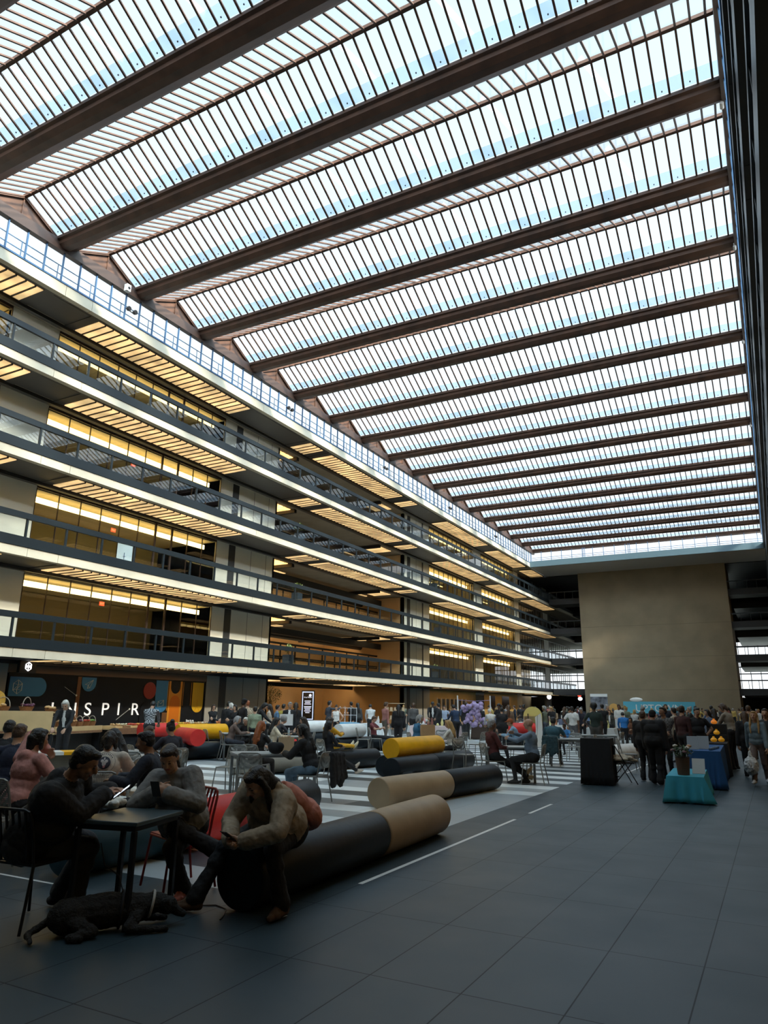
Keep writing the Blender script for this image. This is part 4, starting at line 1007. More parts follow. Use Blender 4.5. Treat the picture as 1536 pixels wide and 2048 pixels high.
    MB().tube([(.12 + .01 * math.sin(a), .135 * math.cos(a), .165 + .15 * math.sin(a)) for a in [2 * PI * i / 20 for i in range(20)]], .012, 6, closed=True).build('harness', mat('harness_black', (.02, .02, .025), .6), e, smooth=True)
    MB().tube([(.12, 0, .32), (.08, .10, .42), (-.05, .2, .5), (-.10, .26, .68)], .006, 6).build('leash', MATS['harness_black'], e, smooth=True)
    e.scale = (.82, .82, .82); tag(e, 'black dog with a pale collar lying under the nearest table', 'dog')
    # cable on the floor
    MB().tube([(-4.4, 4.95, .006), (-4.25, 5.05, .006), (-4.1, 5.0, .006), (-4.0, 4.85, .006), (-3.95, 4.75, .006)], .005, 6).build('floor_cable', BLACKP, smooth=True); tag(bpy.data.objects['floor_cable'], 'thin black cable lying on the tiles near the pink shoe', 'cable')
near_group()

# ============================================================ people seated in the hall
def sit(px, d, rel, ps, label, ch='mesh', cx=True, cl=None, **kw):
    p = away(px, d); yw = yaw_to(px, rel)
    kw.setdefault('vox', .012 if d < 14 else .016 if d < 20 else .02)
    o = person((p.x, p.y, 0), yw, ps, label, **kw)
    if cx:
        ws = ('grey cafe chair under the ' + label).split()[:15]
        while ws[-1] in ('a', 'the', 'in', 'on', 'at', 'of', 'by', 'and', 'with', 'over', 'from', 'whose', 'to', 'behind', 'an', 'its'): ws.pop()
        chair('mesh', p.x, p.y, yw, cl or ' '.join(ws), None)
    return o
def seated():
    sit(62, 8.9, -55, 'sit_chin', 'person in a pink hoodie resting chin on hand at left', top=(.60, .27, .23), sk='light', hs='bob', hc='black', female=True, hood=True, fat=.02, loose=.015, ht=1.74, vox=.010, noise=.012)
    sit(222, 9.5, -8, 'sit_lean', 'person seen from behind in a cream T-shirt with a round dog print', top=(.62, .55, .46), sleeve='short', sk='light', hs='bob', hc='black', ht=1.7, loose=.02, vox=.010, noise=.01)
    sit(318, 8.8, 78, 'sit', 'person in profile wearing a dark navy quilted jacket', top=(.012, .016, .028), sk='tan', ht=1.70, loose=.02, vox=.010, noise=.012)
    sit(262, 11.6, 60, 'sit_lean', 'person with long dark hair leaning over a table in a grey top', top=(.17, .16, .16), hs='long', hc='black', female=True, ht=1.66)
    sit(40, 10.6, -30, 'sit', 'person with short fair hair in a navy top at far left', top=(.02, .025, .05), hs='short', hc='brown', ht=1.74, cx=False)
    sit(22, 12.0, -20, 'sit', 'person in black with a black cap before an open laptop at far left', top=BK, hs='short', hc='black', ht=1.76)
    sit(296, 15.0, -70, 'sit', 'person with light brown hair in a purple shirt typing at a laptop', top=(.20, .10, .32), hs='long', hc='brown', ht=1.55, female=True)
    sit(351, 14.0, 30, 'sit', 'person in a black vest over a white tee sitting sideways on a chair', top=(.02, .02, .03), sleeve='short', hs='bun', hc='black', sk='tan', ht=1.68, female=True)
    sit(462, 22.6, -80, 'sit_lean', 'person with grey hair in a brown sweater leaning on a table', top=(.12, .08, .065), hs='bob', hc='grey', pants=(.03, .035, .05), ht=1.7)
    sit(497, 24.3, 165, 'sit_lean', 'person with white hair and a black coat facing us across a table', top=BK, hs='bob', hc='white', ht=1.62)
    sit(519, 15.2, -35, 'sit', 'person with long red hair and a black jacket seen from behind', top=BK, hs='long', hc='red', female=True, ht=1.68)
    sit(548, 20.6, -75, 'sit', 'person with long black hair in a cream jacket and jeans', top=(.62, .52, .38), pants=(.12, .18, .26), hs='long', hc='black', female=True, ht=1.66)
    sit(556, 24.0, -70, 'sit_lean', 'person with curly grey hair in dark clothes behind the cream jacket', top=(.03, .03, .035), hs='afro', hc='grey', ht=1.66)
    sit(630, 12.9, 62, 'sit_lean', 'person with long black hair in a black coat and blue jeans on a chair', top=BK, pants=(.14, .22, .30), hs='long', hc='black', female=True, ht=1.72, loose=.02)
    sit(614, 22.4, 80, 'sit', 'person with dark brown hair in a black coat behind the red bolster', top=BK, hs='long', hc='dark brown', ht=1.66)
    p = away(661, 17.6); person((p.x, p.y, 0), yaw_to(661, -60), 'sit_leg', 'person with straight black hair whose pale shoe sole sticks out by the bolster', top=(.015, .015, .02), shoes=(.5, .42, .34), hs='long', hc='black', female=True, ht=1.64, vox=.016); chair('mesh', p.x, p.y, yaw_to(661, -60), 'grey cafe chair under the person with the pale shoe sole')
    # girl in yellow on the bolster, legs stretched along it
    person((-10.28, 16.25, .485), math.radians(-16), 'recline', 'person with long hair in a black and yellow jacket reclining on a bolster', top=(.75, .38, .02), pants=(.85, .46, .03), shoes=(.62, .58, .42), sk='tan', hs='longfront', hc='dark brown', female=True, ht=1.62, vox=.014, inn=BK)
    person((-13.45, 24.35, .36), math.radians(-80), 'recline', 'person in a burgundy T-shirt lounging against the white bolster', top=(.16, .035, .04), sleeve='short', pants=BK, hs='short', hc='brown', ht=1.72, vox=.018)
    sit(833, 22.8, -70, 'sit', 'person with white beard in a blue shirt and dark vest', top=(.035, .14, .26), inn=NAVY, hs='bob', hc='grey', ht=1.78, fat=.04)
    sit(903, 20.4, 70, 'sit', 'person with long blond hair in a black vest over white sleeves', top=(.6, .58, .52), inn=BK, hs='long', hc='blond', female=True, ht=1.64)
    sit(984, 16.9, -68, 'sit_leg', 'person in a dark red sweater with outstretched legs and tan shoes', top=(.10, .022, .02), pants=BK, shoes=(.42, .33, .20), sk='brown', hs='short', hc='grey', ht=1.76, fat=.02, vox=.012)
    sit(1062, 16.6, 78, 'gesture', 'bald person in a light blue shirt gesturing across a table', top=(.16, .22, .30), pants=BK, hs='bald', sk='light', ht=1.78, fat=.03, vox=.012)
    sit(1102, 22.0, -10, 'sit_lean', 'person seen from behind in a teal T-shirt with pale lettering', top=(.03, .09, .12), sleeve='short', sk='brown', hs='short', hc='black', ht=1.80, fat=.05)
    sit(1034, 23.2, 78, 'sit_lean', 'person in a light blue jacket and dark red cap seen in profile', top=(.22, .36, .50), hs='cap', hc='red', ht=1.7)
    sit(1129, 27.5, 150, 'sit', 'small person in a bright blue shirt behind the teal T-shirt', top=(.05, .22, .50), sk='brown', hs='short', hc='black', ht=1.4)
    sit(1260, 33.0, 165, 'sit', 'person in a brown top smiling towards us in the market', top=(.16, .07, .04), sk='tan', hs='long', hc='black', female=True, ht=1.66)
    # coats and bags hung on chairs
    for px, d, rel, lab, c in ((1100, 21.7, -10, 'long dark jacket hanging over the back of the teal shirt chair', (.02, .05, .06)), (645, 12.75, 62, 'black coat draped over the back of the long haired woman\'s chair', BK)):
        p = away(px, d); f = Fig(); [f.cap((-.17 + .07 * i, -.31 - .012 * (i % 2), .80), (-.20 + .08 * i, -.35 - .015 * (i % 2), .34 + .05 * (i % 3)), .045, .055, 0) for i in range(6)]; f.cap((-.17, -.28, .82), (.17, -.28, .82), .035, .035, 0)
        o = bpy.data.objects.new('hanging_coat', f.mesh('coat', .016, 3, [cloth(c)], .03)); C.objects.link(o); o.location = (p.x, p.y, 0); o.rotation_euler = (0, 0, yaw_to(px, rel)); tag(o, lab, 'coat')
seated()
def print_on_tees():
    # round dog-face print on the cream T-shirt
    o = [x for x in bpy.data.objects if x.get('label', '').startswith('person seen from behind in a cream')][0]
    dk = mat('print_dark', (.03, .03, .045), .8)
    lt = mat('print_light', (.55, .5, .48), .8); pk = mat('print_pink', (.5, .2, .2), .8)
    f = Vector((0, -.947, .322)); up = Vector((0, .322, .947)); c0 = Vector((0, .109, .56 + .322)) + f * .16
    def P(x, z): return c0 + Vector((x, 0, 0)) + up * z
    s = MB()
    def ringq(cx, cz, ri, ro, mi, n=28, a0=0, a1=360, sq=1.0):
        for i in range(n):
            a, b = [math.radians(a0 + (a1 - a0) * (i + k) / n) for k in (0, 1)]
            s.quad(P(cx + ro * math.cos(a), cz + sq * ro * math.sin(a)), P(cx + ro * math.cos(b), cz + sq * ro * math.sin(b)), P(cx + ri * math.cos(b), cz + sq * ri * math.sin(b)), P(cx + ri * math.cos(a), cz + sq * ri * math.sin(a)), mi=mi)
    for r0, r1 in ((.0, .03), (.03, .055), (.055, .075)): ringq(0, 0, r0, r1, 0)
    ringq(0, 0, .122, .125, 0); ringq(0, 0, .086, .088, 0)
    for i in range(22): ringq(0, 0, .096, .112, 0, 1, i * 12 + 35, i * 12 + 41)
    s.build('shirt_print', [dk, lt, pk], o)
    s2 = s; s = MB(); c0 = c0 + f * .003
    ringq(-.022, .022, 0, .02, 1, 12); ringq(.024, .02, 0, .02, 1, 12); ringq(0, -.008, 0, .024, 1, 14, sq=1.3); ringq(.002, -.042, 0, .014, 2, 12, sq=1.5); ringq(0, .05, 0, .009, 1, 10, sq=1.8)
    s.build('shirt_print_face', [dk, lt, pk], o)
    for q, off in ((o.children[-1], .008), (o.children[-2], .008)): pass
    for q in [x for x in o.children if x.name.startswith('shirt_print')]:
        w_ = q.modifiers.new('follow', 'SHRINKWRAP'); w_.target = o; w_.wrap_method = 'PROJECT'; w_.use_project_y = True; w_.use_negative_direction = True; w_.use_positive_direction = True; w_.offset = .006 if 'face' not in q.name else .010
print_on_tees()

# ============================================================ empty chairs, tables and small things in the seating area
def seating():
    def tb(px, d, rel, w, dp, lab): p = away(px, d); return table(p.x, p.y, yaw_to(px, rel), w, dp, lab)
    def chd(px, d, rel, lab): p = away(px, d); return chair('mesh', p.x, p.y, yaw_to(px, rel), lab)
    tb(120, 10.4, 10, .9, .7, 'cafe table between the pink hoodie and the cream T-shirt')
    tb(20, 11.2, 0, .7, .7, 'cafe table holding the open laptop at far left')
    tb(322, 14.8, 0, 1.1, .7, 'cafe table under the laptop of the child in purple')
    tb(481, 23.4, 8, 1.0, .8, 'grey cafe table between the brown sweater and the white haired woman')
    tb(552, 14.0, 12, 1.5, .8, 'grey cafe table carrying the black bag and paper bag')
    tb(575, 21.2, 10, 1.1, .7, 'cafe table beside the girl in the cream jacket')
    tb(868, 21.8, 5, 1.1, .7, 'cafe table with the brown paper bag and the bearded man')
    tb(1016, 17.2, 5, 1.1, .75, 'cafe table between the red sweater and the bald man')
    tb(1142, 22.3, 5, 1.4, .75, 'cafe table right of the person in the teal T-shirt')
    tb(1190, 26.0, 5, 1.3, .7, 'grey table behind the black draped bin')
    tb(262, 13.4, 0, 1.1, .6, 'pale cafe table under the leaning girl in grey')
    for a in ((468, 14.6, 150, 'empty grey chair left of the table with the paper bag'), (512, 12.7, -12, 'empty grey chair behind the head of the tan hoodie'), (430, 24.0, -70, 'empty grey chair left of the brown sweater'),
              (2, 8.6, -50, 'grey chair at the left edge beside the pink hoodie'), (728, 26.6, -95, 'left of two empty grey chairs near the white bolster'), (752, 27.2, -80, 'right of two empty grey chairs near the white bolster'),
              (928, 18.9, -40, 'empty grey chair left of the red sweater'), (915, 23.5, 60, 'empty grey chair behind the blond girl'), (880, 25.0, 170, 'empty grey chair beyond the brown paper bag'),
              (953, 24.0, 60, 'empty grey chair beside the pink cloth table'), (1170, 23.6, 75, 'grey chair with a black bag hung on it by the bin'), (1250, 20.8, -80, 'empty grey chair left of the group in black'),
              (1226, 26.5, 70, 'grey chair with brown coat beside the white cloth table'), (338, 13.2, 150, 'empty grey chair beneath the purple child\'s laptop'), (258, 12.6, 160, 'empty grey chair behind the man in the quilted jacket'), (1145, 24.0, 170, 'empty grey chair across the table from the teal T-shirt')):
        chd(*a)
    # things on the tables
    def on(name, px, d, z, rel, mb, m, lab, cat, **k):
        p = away(px, d); o = mb.build(name, m, **k); o.location = (p.x, p.y, z); o.rotation_euler = (0, 0, yaw_to(px, rel)); tag(o, lab, cat); return o
    kraft = mat('kraft_paper', (.42, .25, .12), .8, 0, .06, 9)
    def bag(w, dp, h):
        s = MB(); s.box((-w / 2, -dp / 2, 0), (w / 2, dp / 2, h * .02)); n = len(s.v)
        a = [(-w / 2, -dp / 2), (w / 2, -dp / 2), (w / 2, dp / 2), (-w / 2, dp / 2)]
        for i in range(4):
            (x0, y0), (x1, y1) = a[i], a[(i + 1) % 4]; s.quad((x0, y0, 0), (x1, y1, 0), (x1 * 1.02, y1 * .9, h), (x0 * 1.02, y0 * .9, h)); s.quad((x0 * .97, y0 * .97, 0), (x1 * .97, y1 * .97, 0), (x1 * .99, y1 * .87, h), (x0 * .99, y0 * .87, h))
        for sy in (-1, 1): s.tube([(-w * .2, sy * dp * .43, h), (-w * .18, sy * dp * .4, h + .07), (w * .18, sy * dp * .4, h + .07), (w * .2, sy * dp * .43, h)], .005, 6)
        return s
    on('paper_bag', 576, 13.9, .75, 20, bag(.26, .14, .27), mat('kraft_light', (.58, .44, .28), .8), 'tan paper bag beside the black bag on a table', 'bag')
    on('paper_bag', 610, 14.2, .75, 0, bag(.2, .12, .25), MATS['kraft_light'], 'small tan paper bag by the long haired woman\'s hands', 'bag')
    on('paper_bag', 855, 21.5, .75, 10, bag(.40, .2, .34), kraft, 'large brown paper bag in front of the bearded man', 'bag')
    f = Fig(); f.ell((0, 0, .09), (.16, .09, .10), 0); f.cap((-.1, 0, .13), (.1, 0, .13), .07, .07, 0)
    o = bpy.data.objects.new('handbag', f.mesh('handbag', .012, 3, [cloth((.01, .01, .012))])); C.objects.link(o); p = away(556, 13.6); o.location = (p.x, p.y, .75); tag(o, 'black handbag standing on the table with the paper bag', 'bag')
    on('menu_stand', 1010, 17.1, .75, 0, MB().bar((0, 0, 0), (0, .05, .26), .17, .008), mat('paper_white', (.8, .8, .78), .7), 'white menu card standing between the red sweater and bald man', 'card')
    for i, (px, d, l) in enumerate(((548, 24.5, 'white paper sign left of the white bolster'), (1240, 31, 'white sign on the brown box in the market'))):
        on('paper_sign', px + 26 * (1 - i), d, .95 - .1 * i, 10, MB().box((-.22, -.01, 0), (.22, .01, .36)), MATS['paper_white'], l, 'sign')
    def laptop(px, d, rel, lab):
        p = away(px, d); e = empty('laptop', (p.x, p.y, .752), yaw_to(px, rel)); MB().box((-.17, -.12, 0), (.17, .12, .014)).build('keyboard_base', BLACKP, e, bevel=.003)
        MB().bar((0, .12, .012), (0, .17, .23), .34, .008).build('screen', mat('laptop_dark', (.02, .022, .028), .25), e); tag(e, lab, 'laptop')
    laptop(40, 11.1, 0, 'open black laptop on the far left table'); laptop(322, 14.7, -10, 'open black laptop in front of the child in purple')
    for px, d, l in ((595, 21.0, 'row'), (562, 13.9, 'a')):
        p = away(px - 15, d); e = empty('water_bottle', (p.x, p.y, .75)); MB().lathe([(.03, 0), (.033, .02), (.033, .15), (.018, .19), (.018, .21)], 14).build('bottle_body', mat('clear_blue_plastic', (.35, .45, .5), .15), e, smooth=True); MB().lathe([(.016, .205), (.016, .23)], 12).build('bottle_cap', WHITEP, e); tag(e, 'water bottle on the table with the black handbag' if l == 'a' else 'water bottle beside the girl in the cream jacket', 'bottle')
    # low bench with white and yellow edge
    p = away(120, 15.9); e = empty('low_bench', (p.x, p.y, 0), yaw_to(120, 8)); MB().box((-.75, -.3, .62), (.15, .3, .68)).build('white_top', WHITEP, e); MB().box((.15, -.3, .62), (.75, .3, .68)).build('yellow_top', VC['yellow'], e); MB().box((-.7, -.25, 0), (.7, .25, .62)).build('bench_body', mat('bench_dark', (.09, .08, .06), .7), e); tag(e, 'dark counter with white and yellow top edge behind the man in black', 'counter')
seating()

# ============================================================ stalls
def cloth_table(x, y, yaw, w, d, h, m, lab, cat='table', flare=.05, folds=7, name='draped_table', lift=.02):
    e = empty(name, (x, y, 0), yaw)
    MB().box((-w / 2 + .02, -d / 2 + .02, h - .03), (w / 2 - .02, d / 2 - .02, h - .006)).build('tabletop', mat('folding_table_top', (.5, .5, .5), .6), e)
    for sx in (-1, 1):
        for sy in (-1, 1): MB().box((sx * (w / 2 - .07) - .015, sy * (d / 2 - .07) - .015, 0), (sx * (w / 2 - .07) + .015, sy * (d / 2 - .07) + .015, h - .03)).build('leg', TABM, e)
    s = MB(); N = 80; ring = []
    per = [(-w / 2, -d / 2), (w / 2, -d / 2), (w / 2, d / 2), (-w / 2, d / 2)]
    pts = []
    for i in range(4):
        (x0, y0), (x1, y1) = per[i], per[(i + 1) % 4]; n = 20
        for k in range(n): t = k / n; pts.append((x0 + (x1 - x0) * t, y0 + (y1 - y0) * t, t, i))
    rows = 7; nn = len(pts)
    for r in range(rows):
        q = r / (rows - 1); z = h - (h - lift) * q
        for (px, py, t, i) in pts:
            nx, ny = ((0, -1), (1, 0), (0, 1), (-1, 0))[i]; c = 1 - min(t, 1 - t) * 2
            fo = (flare * q * (1 + .6 * math.sin((t * folds + i) * 2 * PI)) + .11 * q * max(0, c) ** 6 * (flare / .05))
            ddx = nx * fo + (.5 * fo if t < .15 else 0) * (-1 if i == 0 else 1 if i == 2 else 0) * c; ddy = ny * fo
            dz = -.03 * 0
            s.v.append((px + ddx, py + ddy, z + .02 * q * (1 - c) * math.sin(t * folds * 2 * PI + i)))
    for r in range(rows - 1):
        for k in range(nn): s.f.append((r * nn + k, r * nn + (k + 1) % nn, (r + 1) * nn + (k + 1) % nn, (r + 1) * nn + k)); s.m.append(0)
    s.f.append(tuple(range(nn))); s.m.append(0)
    o = s.build('tablecloth', m, smooth=True); so = o.modifiers.new('t', 'SOLIDIFY'); so.thickness = .004; so.offset = 1
    o.parent = e; tag(e, lab, cat); return e
def stalls():
    teal = mat('teal_cloth', (.04, .36, .50), .75, 0, .05, 3, .2, 10); blue = mat('royal_blue_cloth', (.014, .09, .26), .8, 0, .05, 3, .2, 8); blk = mat('black_cloth', (.012, .013, .015), .85, 0, .1, 4, .2, 8); wht = mat('white_cloth', (.68, .70, .70), .8, 0, .04, 3, .2, 8)
    pnk = mat('pale_pink_cloth', (.62, .50, .50), .8); skyb = mat('sky_blue_cloth', (.05, .35, .62), .7)
    cloth_table(-1.62, 15.25, math.radians(3), .62, 1.9, .45, teal, 'low turquoise draped table at the front of the right hand stalls', flare=.055, folds=3)
    cloth_table(-1.50, 18.6, math.radians(2), .62, 3.2, .76, blue, 'royal blue draped stall table behind the turquoise one', flare=.03)
    cloth_table(-1.60, 22.2, math.radians(2), .7, 3.4, .78, blk, 'black draped stall table holding the yellow jars', flare=.02)
    cloth_table(-3.62, 16.9, math.radians(4), .62, .75, .96, blk, 'tall black draped counter standing beside the folding chair', flare=.02, name='draped_counter')
    cloth_table(-7.1, 33.5, math.radians(0), 1.5, .8, .76, wht, 'white draped stall table in the market centre', flare=.05)
    cloth_table(-9.6, 37.5, 0, 2.4, .8, .76, wht, 'long white draped stall behind the person in the white T-shirt', flare=.03)
    cloth_table(-13.8, 30.8, math.radians(8), 2.2, .8, .76, pnk, 'pale pink draped stall table behind the blond girl', flare=.04)
    cloth_table(-18.9, 31.6, math.radians(15), .9, .7, .78, skyb, 'bright blue draped table under the white wire rack', flare=.05)
    cloth_table(-17.9, 32.6, math.radians(15), 1.2, .8, .76, wht, 'white draped table right of the bright blue one', flare=.06)
    cloth_table(-15.6, 33.4, math.radians(10), 1.4, .8, .76, wht, 'white draped table behind the lounging man', flare=.06)
    cloth_table(-16.8, 38.6, math.radians(5), 2.6, .8, .76, blk, 'black draped vendor table in front of the tan wall', flare=.03)
    cloth_table(-12.9, 36.2, math.radians(5), 2.2, .8, .76, mat('dark_wood_cloth', (.05, .03, .02), .8), 'dark draped stall beneath the framed doorway windows', flare=.03)
    cloth_table(-12.5, 43.5, 0, 2.6, .8, .76, wht, 'white draped stall further back in the market', flare=.03)
    cloth_table(-4.6, 36.0, 0, 2.4, .8, .76, blk, 'black draped stall before the concrete core', flare=.03)
    # ---- basket stalls at left
    pl = mat('pine_plank', (.62, .42, .20), .6, 0, .1, 2); wick = mat('wicker', (.28, .13, .055), .7, 0, .3, 40, .8, 120)
    def stall(p0, p1, z0, z1, lab, skirt=True):
        p0 = Vector(p0); p1 = Vector(p1); d = p1 - p0; L = d.length; e = empty('market_stand', ((p0.x + p1.x) / 2, (p0.y + p1.y) / 2, 0), math.atan2(d.y, d.x))
        MB().box((-L / 2, -.02, z0 + .04), (L / 2, .02, z1)).build('front_board', pl, e); MB().box((-L / 2, .02, z1 - .06), (L / 2, .75, z1 - .02)).build('shelf', pl, e)
        MB().box((-L / 2, 0, z0 - .04), (L / 2, .75, z0)).build('tabletop', pl, e); MB().box((-L / 2, -.035, z0 - .03), (L / 2, -.021, z0 + .04)).build('wicker_trim', wick, e)
        for sx in (-1, 1): MB().box((sx * L / 2 - .03, .05, 0), (sx * L / 2 + .03, .7, z0 - .04)).build('leg', BLKM, e)
        MB().box((-L / 2 + .04, .3, .02), (L / 2 - .04, .34, z0 - .05)).build('backing', blk, e); tag(e, lab, 'stall'); return e
    stall((-22.9, 12.4, 0), (-19.3, 14.85, 0), .72, 1.34, 'tall pine fronted stall with big baskets at far left')
    stall((-19.25, 14.95, 0), (-19.85, 17.2, 0), .70, .88, 'low pine fronted stall carrying a row of small baskets') 
    def basket(x, y, z, r, h, hoop, lab, fills, grp=None):
        e = empty('basket', (x, y, z), random.uniform(0, 3)); MB().lathe([(r * .7, 0), (r * .8, h * .3), (r, h), (r * 1.05, h), (r * .92, h * .95), (r * .7, h * .6), (0, h * .55)], 16).build('basket_bowl', wick, e, smooth=True)
        if hoop: MB().tube([(r * math.cos(a), 0, h + r * 1.25 * math.sin(a)) for a in [PI * i / 12 for i in range(13)]], .012, 6).build('handle', mat('pale_handle', (.42, .34, .26), .7), e, smooth=True)
        tag(e, lab, 'basket', grp)
        return e
    frc = {'bread': (.55, .32, .13), 'red': (.48, .06, .03), 'green': (.16, .28, .05), 'orange': (.62, .22, .03), 'purple': (.10, .02, .05), 'cream': (.65, .55, .36), 'yellow': (.70, .45, .04)}
    frm = {k: mat('produce_' + k, v, .5, 0, .15, 20) for k, v in frc.items()}
    pm = {}
    def fruit(x, y, z, r, k, sc=1.0):
        if k not in pm:
            o = MB().ball((0, 0, 0), 1, 8, sc=(1, 1, .85)).build('fruit' if k != 'bread' else 'bread_roll', frm[k], smooth=True); pm[k] = [o, False]
        o, used = pm[k]
        if used: o = o.copy(); C.objects.link(o)
        pm[k][1] = True
        o.location = (x, y, z); o.scale = (r * sc, r, r); nm = {'bread': 'golden bread roll', 'cream': 'cream coloured loaf', 'red': 'red tomato', 'green': 'green vegetable', 'orange': 'orange fruit', 'purple': 'dark purple fruit', 'yellow': 'yellow fruit'}[k]
        tag(o, '%s heaped on the long produce stall by the shop window' % nm, 'fruit' if k not in ('bread', 'cream') else 'bread', '%s pieces heaped on the produce stall' % k)
    rnd = random.Random(11)
    names = ['leftmost big basket on the tall pine stall', 'big round basket left of the flat bread basket on the tall pine stall', 'big basket with a dark cloth inside on the tall pine stall', 'flat basket at the right end of the tall pine stall']
    for i, t in enumerate((.42, .62, .78, .95)):
        x = -22.9 + 3.6 * t; y = 12.4 + 2.45 * t; basket(x - .15, y + .3, 1.32, .22 if i != 3 else .2, .15 if i != 3 else .07, i != 3, names[i], 0)
        for k in range(6): fruit(x - .15 + rnd.uniform(-.12, .12), y + .3 + rnd.uniform(-.12, .12), 1.32 + (.17 if i != 3 else .1) + rnd.uniform(0, .04), .055, ('cream', 'bread', 'purple', 'bread')[i], 1.3)
    s = MB(); s.lathe([(0, -.01), (.34, -.01), (.34, .01), (0, .01)], 28, axis='y'); o = s.build('round_tray', mat('amber_wicker', (.55, .28, .03), .6, 0, .2, 30)); o.location = (-21.05, 14.05, 1.62); o.rotation_euler = (math.radians(-15), 0, math.radians(35)); tag(o, 'round amber wicker tray propped behind the big baskets', 'tray')
    for i in range(7):
        t = (i + .5) / 7; x = -19.25 - .6 * t - .35; y = 14.95 + 2.25 * t
        basket(x, y, .86, .14, .15, True, 'small handled basket, %s in the row on the low pine stall' % ['first from the tall stall', 'second from the tall stall', 'third from the tall stall', 'middle one', 'third from the right end', 'second from the right end', 'last at the right end'][i], 0, 'small baskets on the low stall')
        for k in range(7): fruit(x + rnd.uniform(-.08, .08), y + rnd.uniform(-.08, .08), 1.02 + rnd.uniform(0, .03), .04, ('cream', 'bread', 'red', 'bread', 'purple', 'red', 'green')[i])
    # long produce table running on to the right
    e = empty('market_stand', (-19.75, 21.0, 0), math.radians(90)); MB().box((-3.7, -.45, .74), (4.6, .45, .80)).build('tabletop', pl, e); MB().box((-3.7, -.47, .60), (4.6, -.45, .80)).build('wicker_trim', wick, e); MB().box((-3.65, -.38, 0), (4.55, -.34, .6)).build('cloth_skirt', blk, e)
    for sx in (-3.6, 0, 4.5): MB().box((sx - .03, -.33, 0), (sx + .03, .4, .74)).build('leg', BLKM, e)
    tag(e, 'long produce stall of crates in front of the black shop window', 'stall')
    n = 0
    for j in range(24):
        y = 17.5 + j * .33; k = ('bread', 'cream', 'red', 'orange', 'red', 'orange', 'green', 'yellow', 'green', 'yellow', 'orange', 'cream')[j % 12] if j < 20 else ('green', 'purple', 'cream', 'red')[j % 4]
        cr = MB().box((-.38, -.15, 0), (.38, .15, .06)).build('produce_tray', wick if j % 2 else pl); cr.location = (-19.75, y, .80)
        tag(cr, 'shallow tray of produce in the row on the long stall', 'tray', 'produce trays on the long stall')
        for q in range(10): fruit(-19.75 + rnd.uniform(.0, .34) * 1.0 - .05 + .02 * q % .1 + .0, y + rnd.uniform(-.12, .12), .86 + rnd.uniform(.035, .055), .042, k); n += 1
    # blue crates
    s = empty('crate', (-19.2, 24.2, .8)); MB().box((-.3, -.9, 0), (.3, .9, .03)).build('crate_floor', skyb, s)
    for a, b in (((-.3, -.9, 0), (-.27, .9, .17)), ((.27, -.9, 0), (.3, .9, .17)), ((-.3, -.9, 0), (.3, -.87, .17)), ((-.3, .87, 0), (.3, .9, .17))): MB().box(a, b).build('crate_side', skyb, s)
    tag(s, 'sky blue plastic crate at the right end of the long produce stall', 'crate')
    # ---- right hand stall goods
    bk = empty('flower_pot', (-1.62, 14.62, .455)); MB().lathe([(.10, 0), (.105, .03), (.125, .30), (.135, .31), (.12, .31), (.115, .27), (0, .27)], 20).build('pot', mat('brown_pot', (.10, .05, .03), .6, 0, .1, 8), bk, smooth=True)
    f = MB(); rr = random.Random(5)
    for i in range(120):
        a = rr.uniform(0, 2 * PI); R = rr.uniform(.02, .19); z = .32 + rr.uniform(0, .18); c = Vector((R * math.cos(a), R * math.sin(a), z)); u = Vector((rr.uniform(-1, 1), rr.uniform(-1, 1), rr.uniform(-.2, 1))).normalized() * .05; v = u.cross(Vector((0, 0, 1))).normalized() * .018
        f.quad(c - u, c + v, c + u, c - v)
    f.build('foliage', mat('leaf_green', (.05, .09, .035), .6), bk)
    for i, (x, y, z, c) in enumerate(((-.10, -.05, .50, 'w'), (.10, -.03, .47, 'w'), (.13, .02, .50, 'p'), (-.02, .05, .44, 'k'), (-.15, .0, .42, 'k'), (.05, -.1, .40, 'k'))):
        q = MB()
        for k in range(6): a = k * PI / 3; q.ball((x + .022 * math.cos(a), y + .022 * math.sin(a), z), .022, 8)
        q.ball((x, y, z + .01), .02, 8); q.build('flower', mat('petal_' + c, {'w': (.75, .72, .66), 'p': (.62, .36, .22), 'k': (.30, .16, .19)}[c], .6), bk, smooth=True)
    tag(bk, 'brown pot of white, peach and mauve flowers on the turquoise table', 'flower pot')
    o = MB().bar((0, 0, 0), (0, .12, .26), .22, .01).build('picture_frame', mat('pale_frame', (.5, .52, .52), .5)); o.location = (-1.40, 15.0, .455); tag(o, 'small pale framed card leaning beside the flower pot', 'frame')
    for i, (x, y, l) in enumerate(((-1.70, 17.5, 'left of two grey display cards on the royal blue table'), (-1.52, 17.8, 'right of two grey display cards on the royal blue table'))):
        o = MB().bar((0, 0, 0), (0, .10, .27), .24, .01).build('display_card', mat('grey_card', (.30, .33, .36), .5)); o.location = (x, y, .765); tag(o, l, 'display card')
    for i in range(5):
        o = MB().lathe([(.03, 0), (.045, .02), (.04, .05), (0, .055)], 12).build('trinket_dish', mat('dish_blue', (.10, .18, .28), .4), smooth=True); o.location = (-1.34 + .02 * i, 17.3 + i * .22, .765); tag(o, 'small blue dish on the front of the royal blue table', 'dish', 'small dishes on the royal blue table')
    yel = mat('yellow_wax', (.85, .40, .02), .4, emit=(1, .45, .02), es=.12); og = mat('orange_lantern', (.8, .22, .02), .4, emit=(1, .3, .03), es=.25)
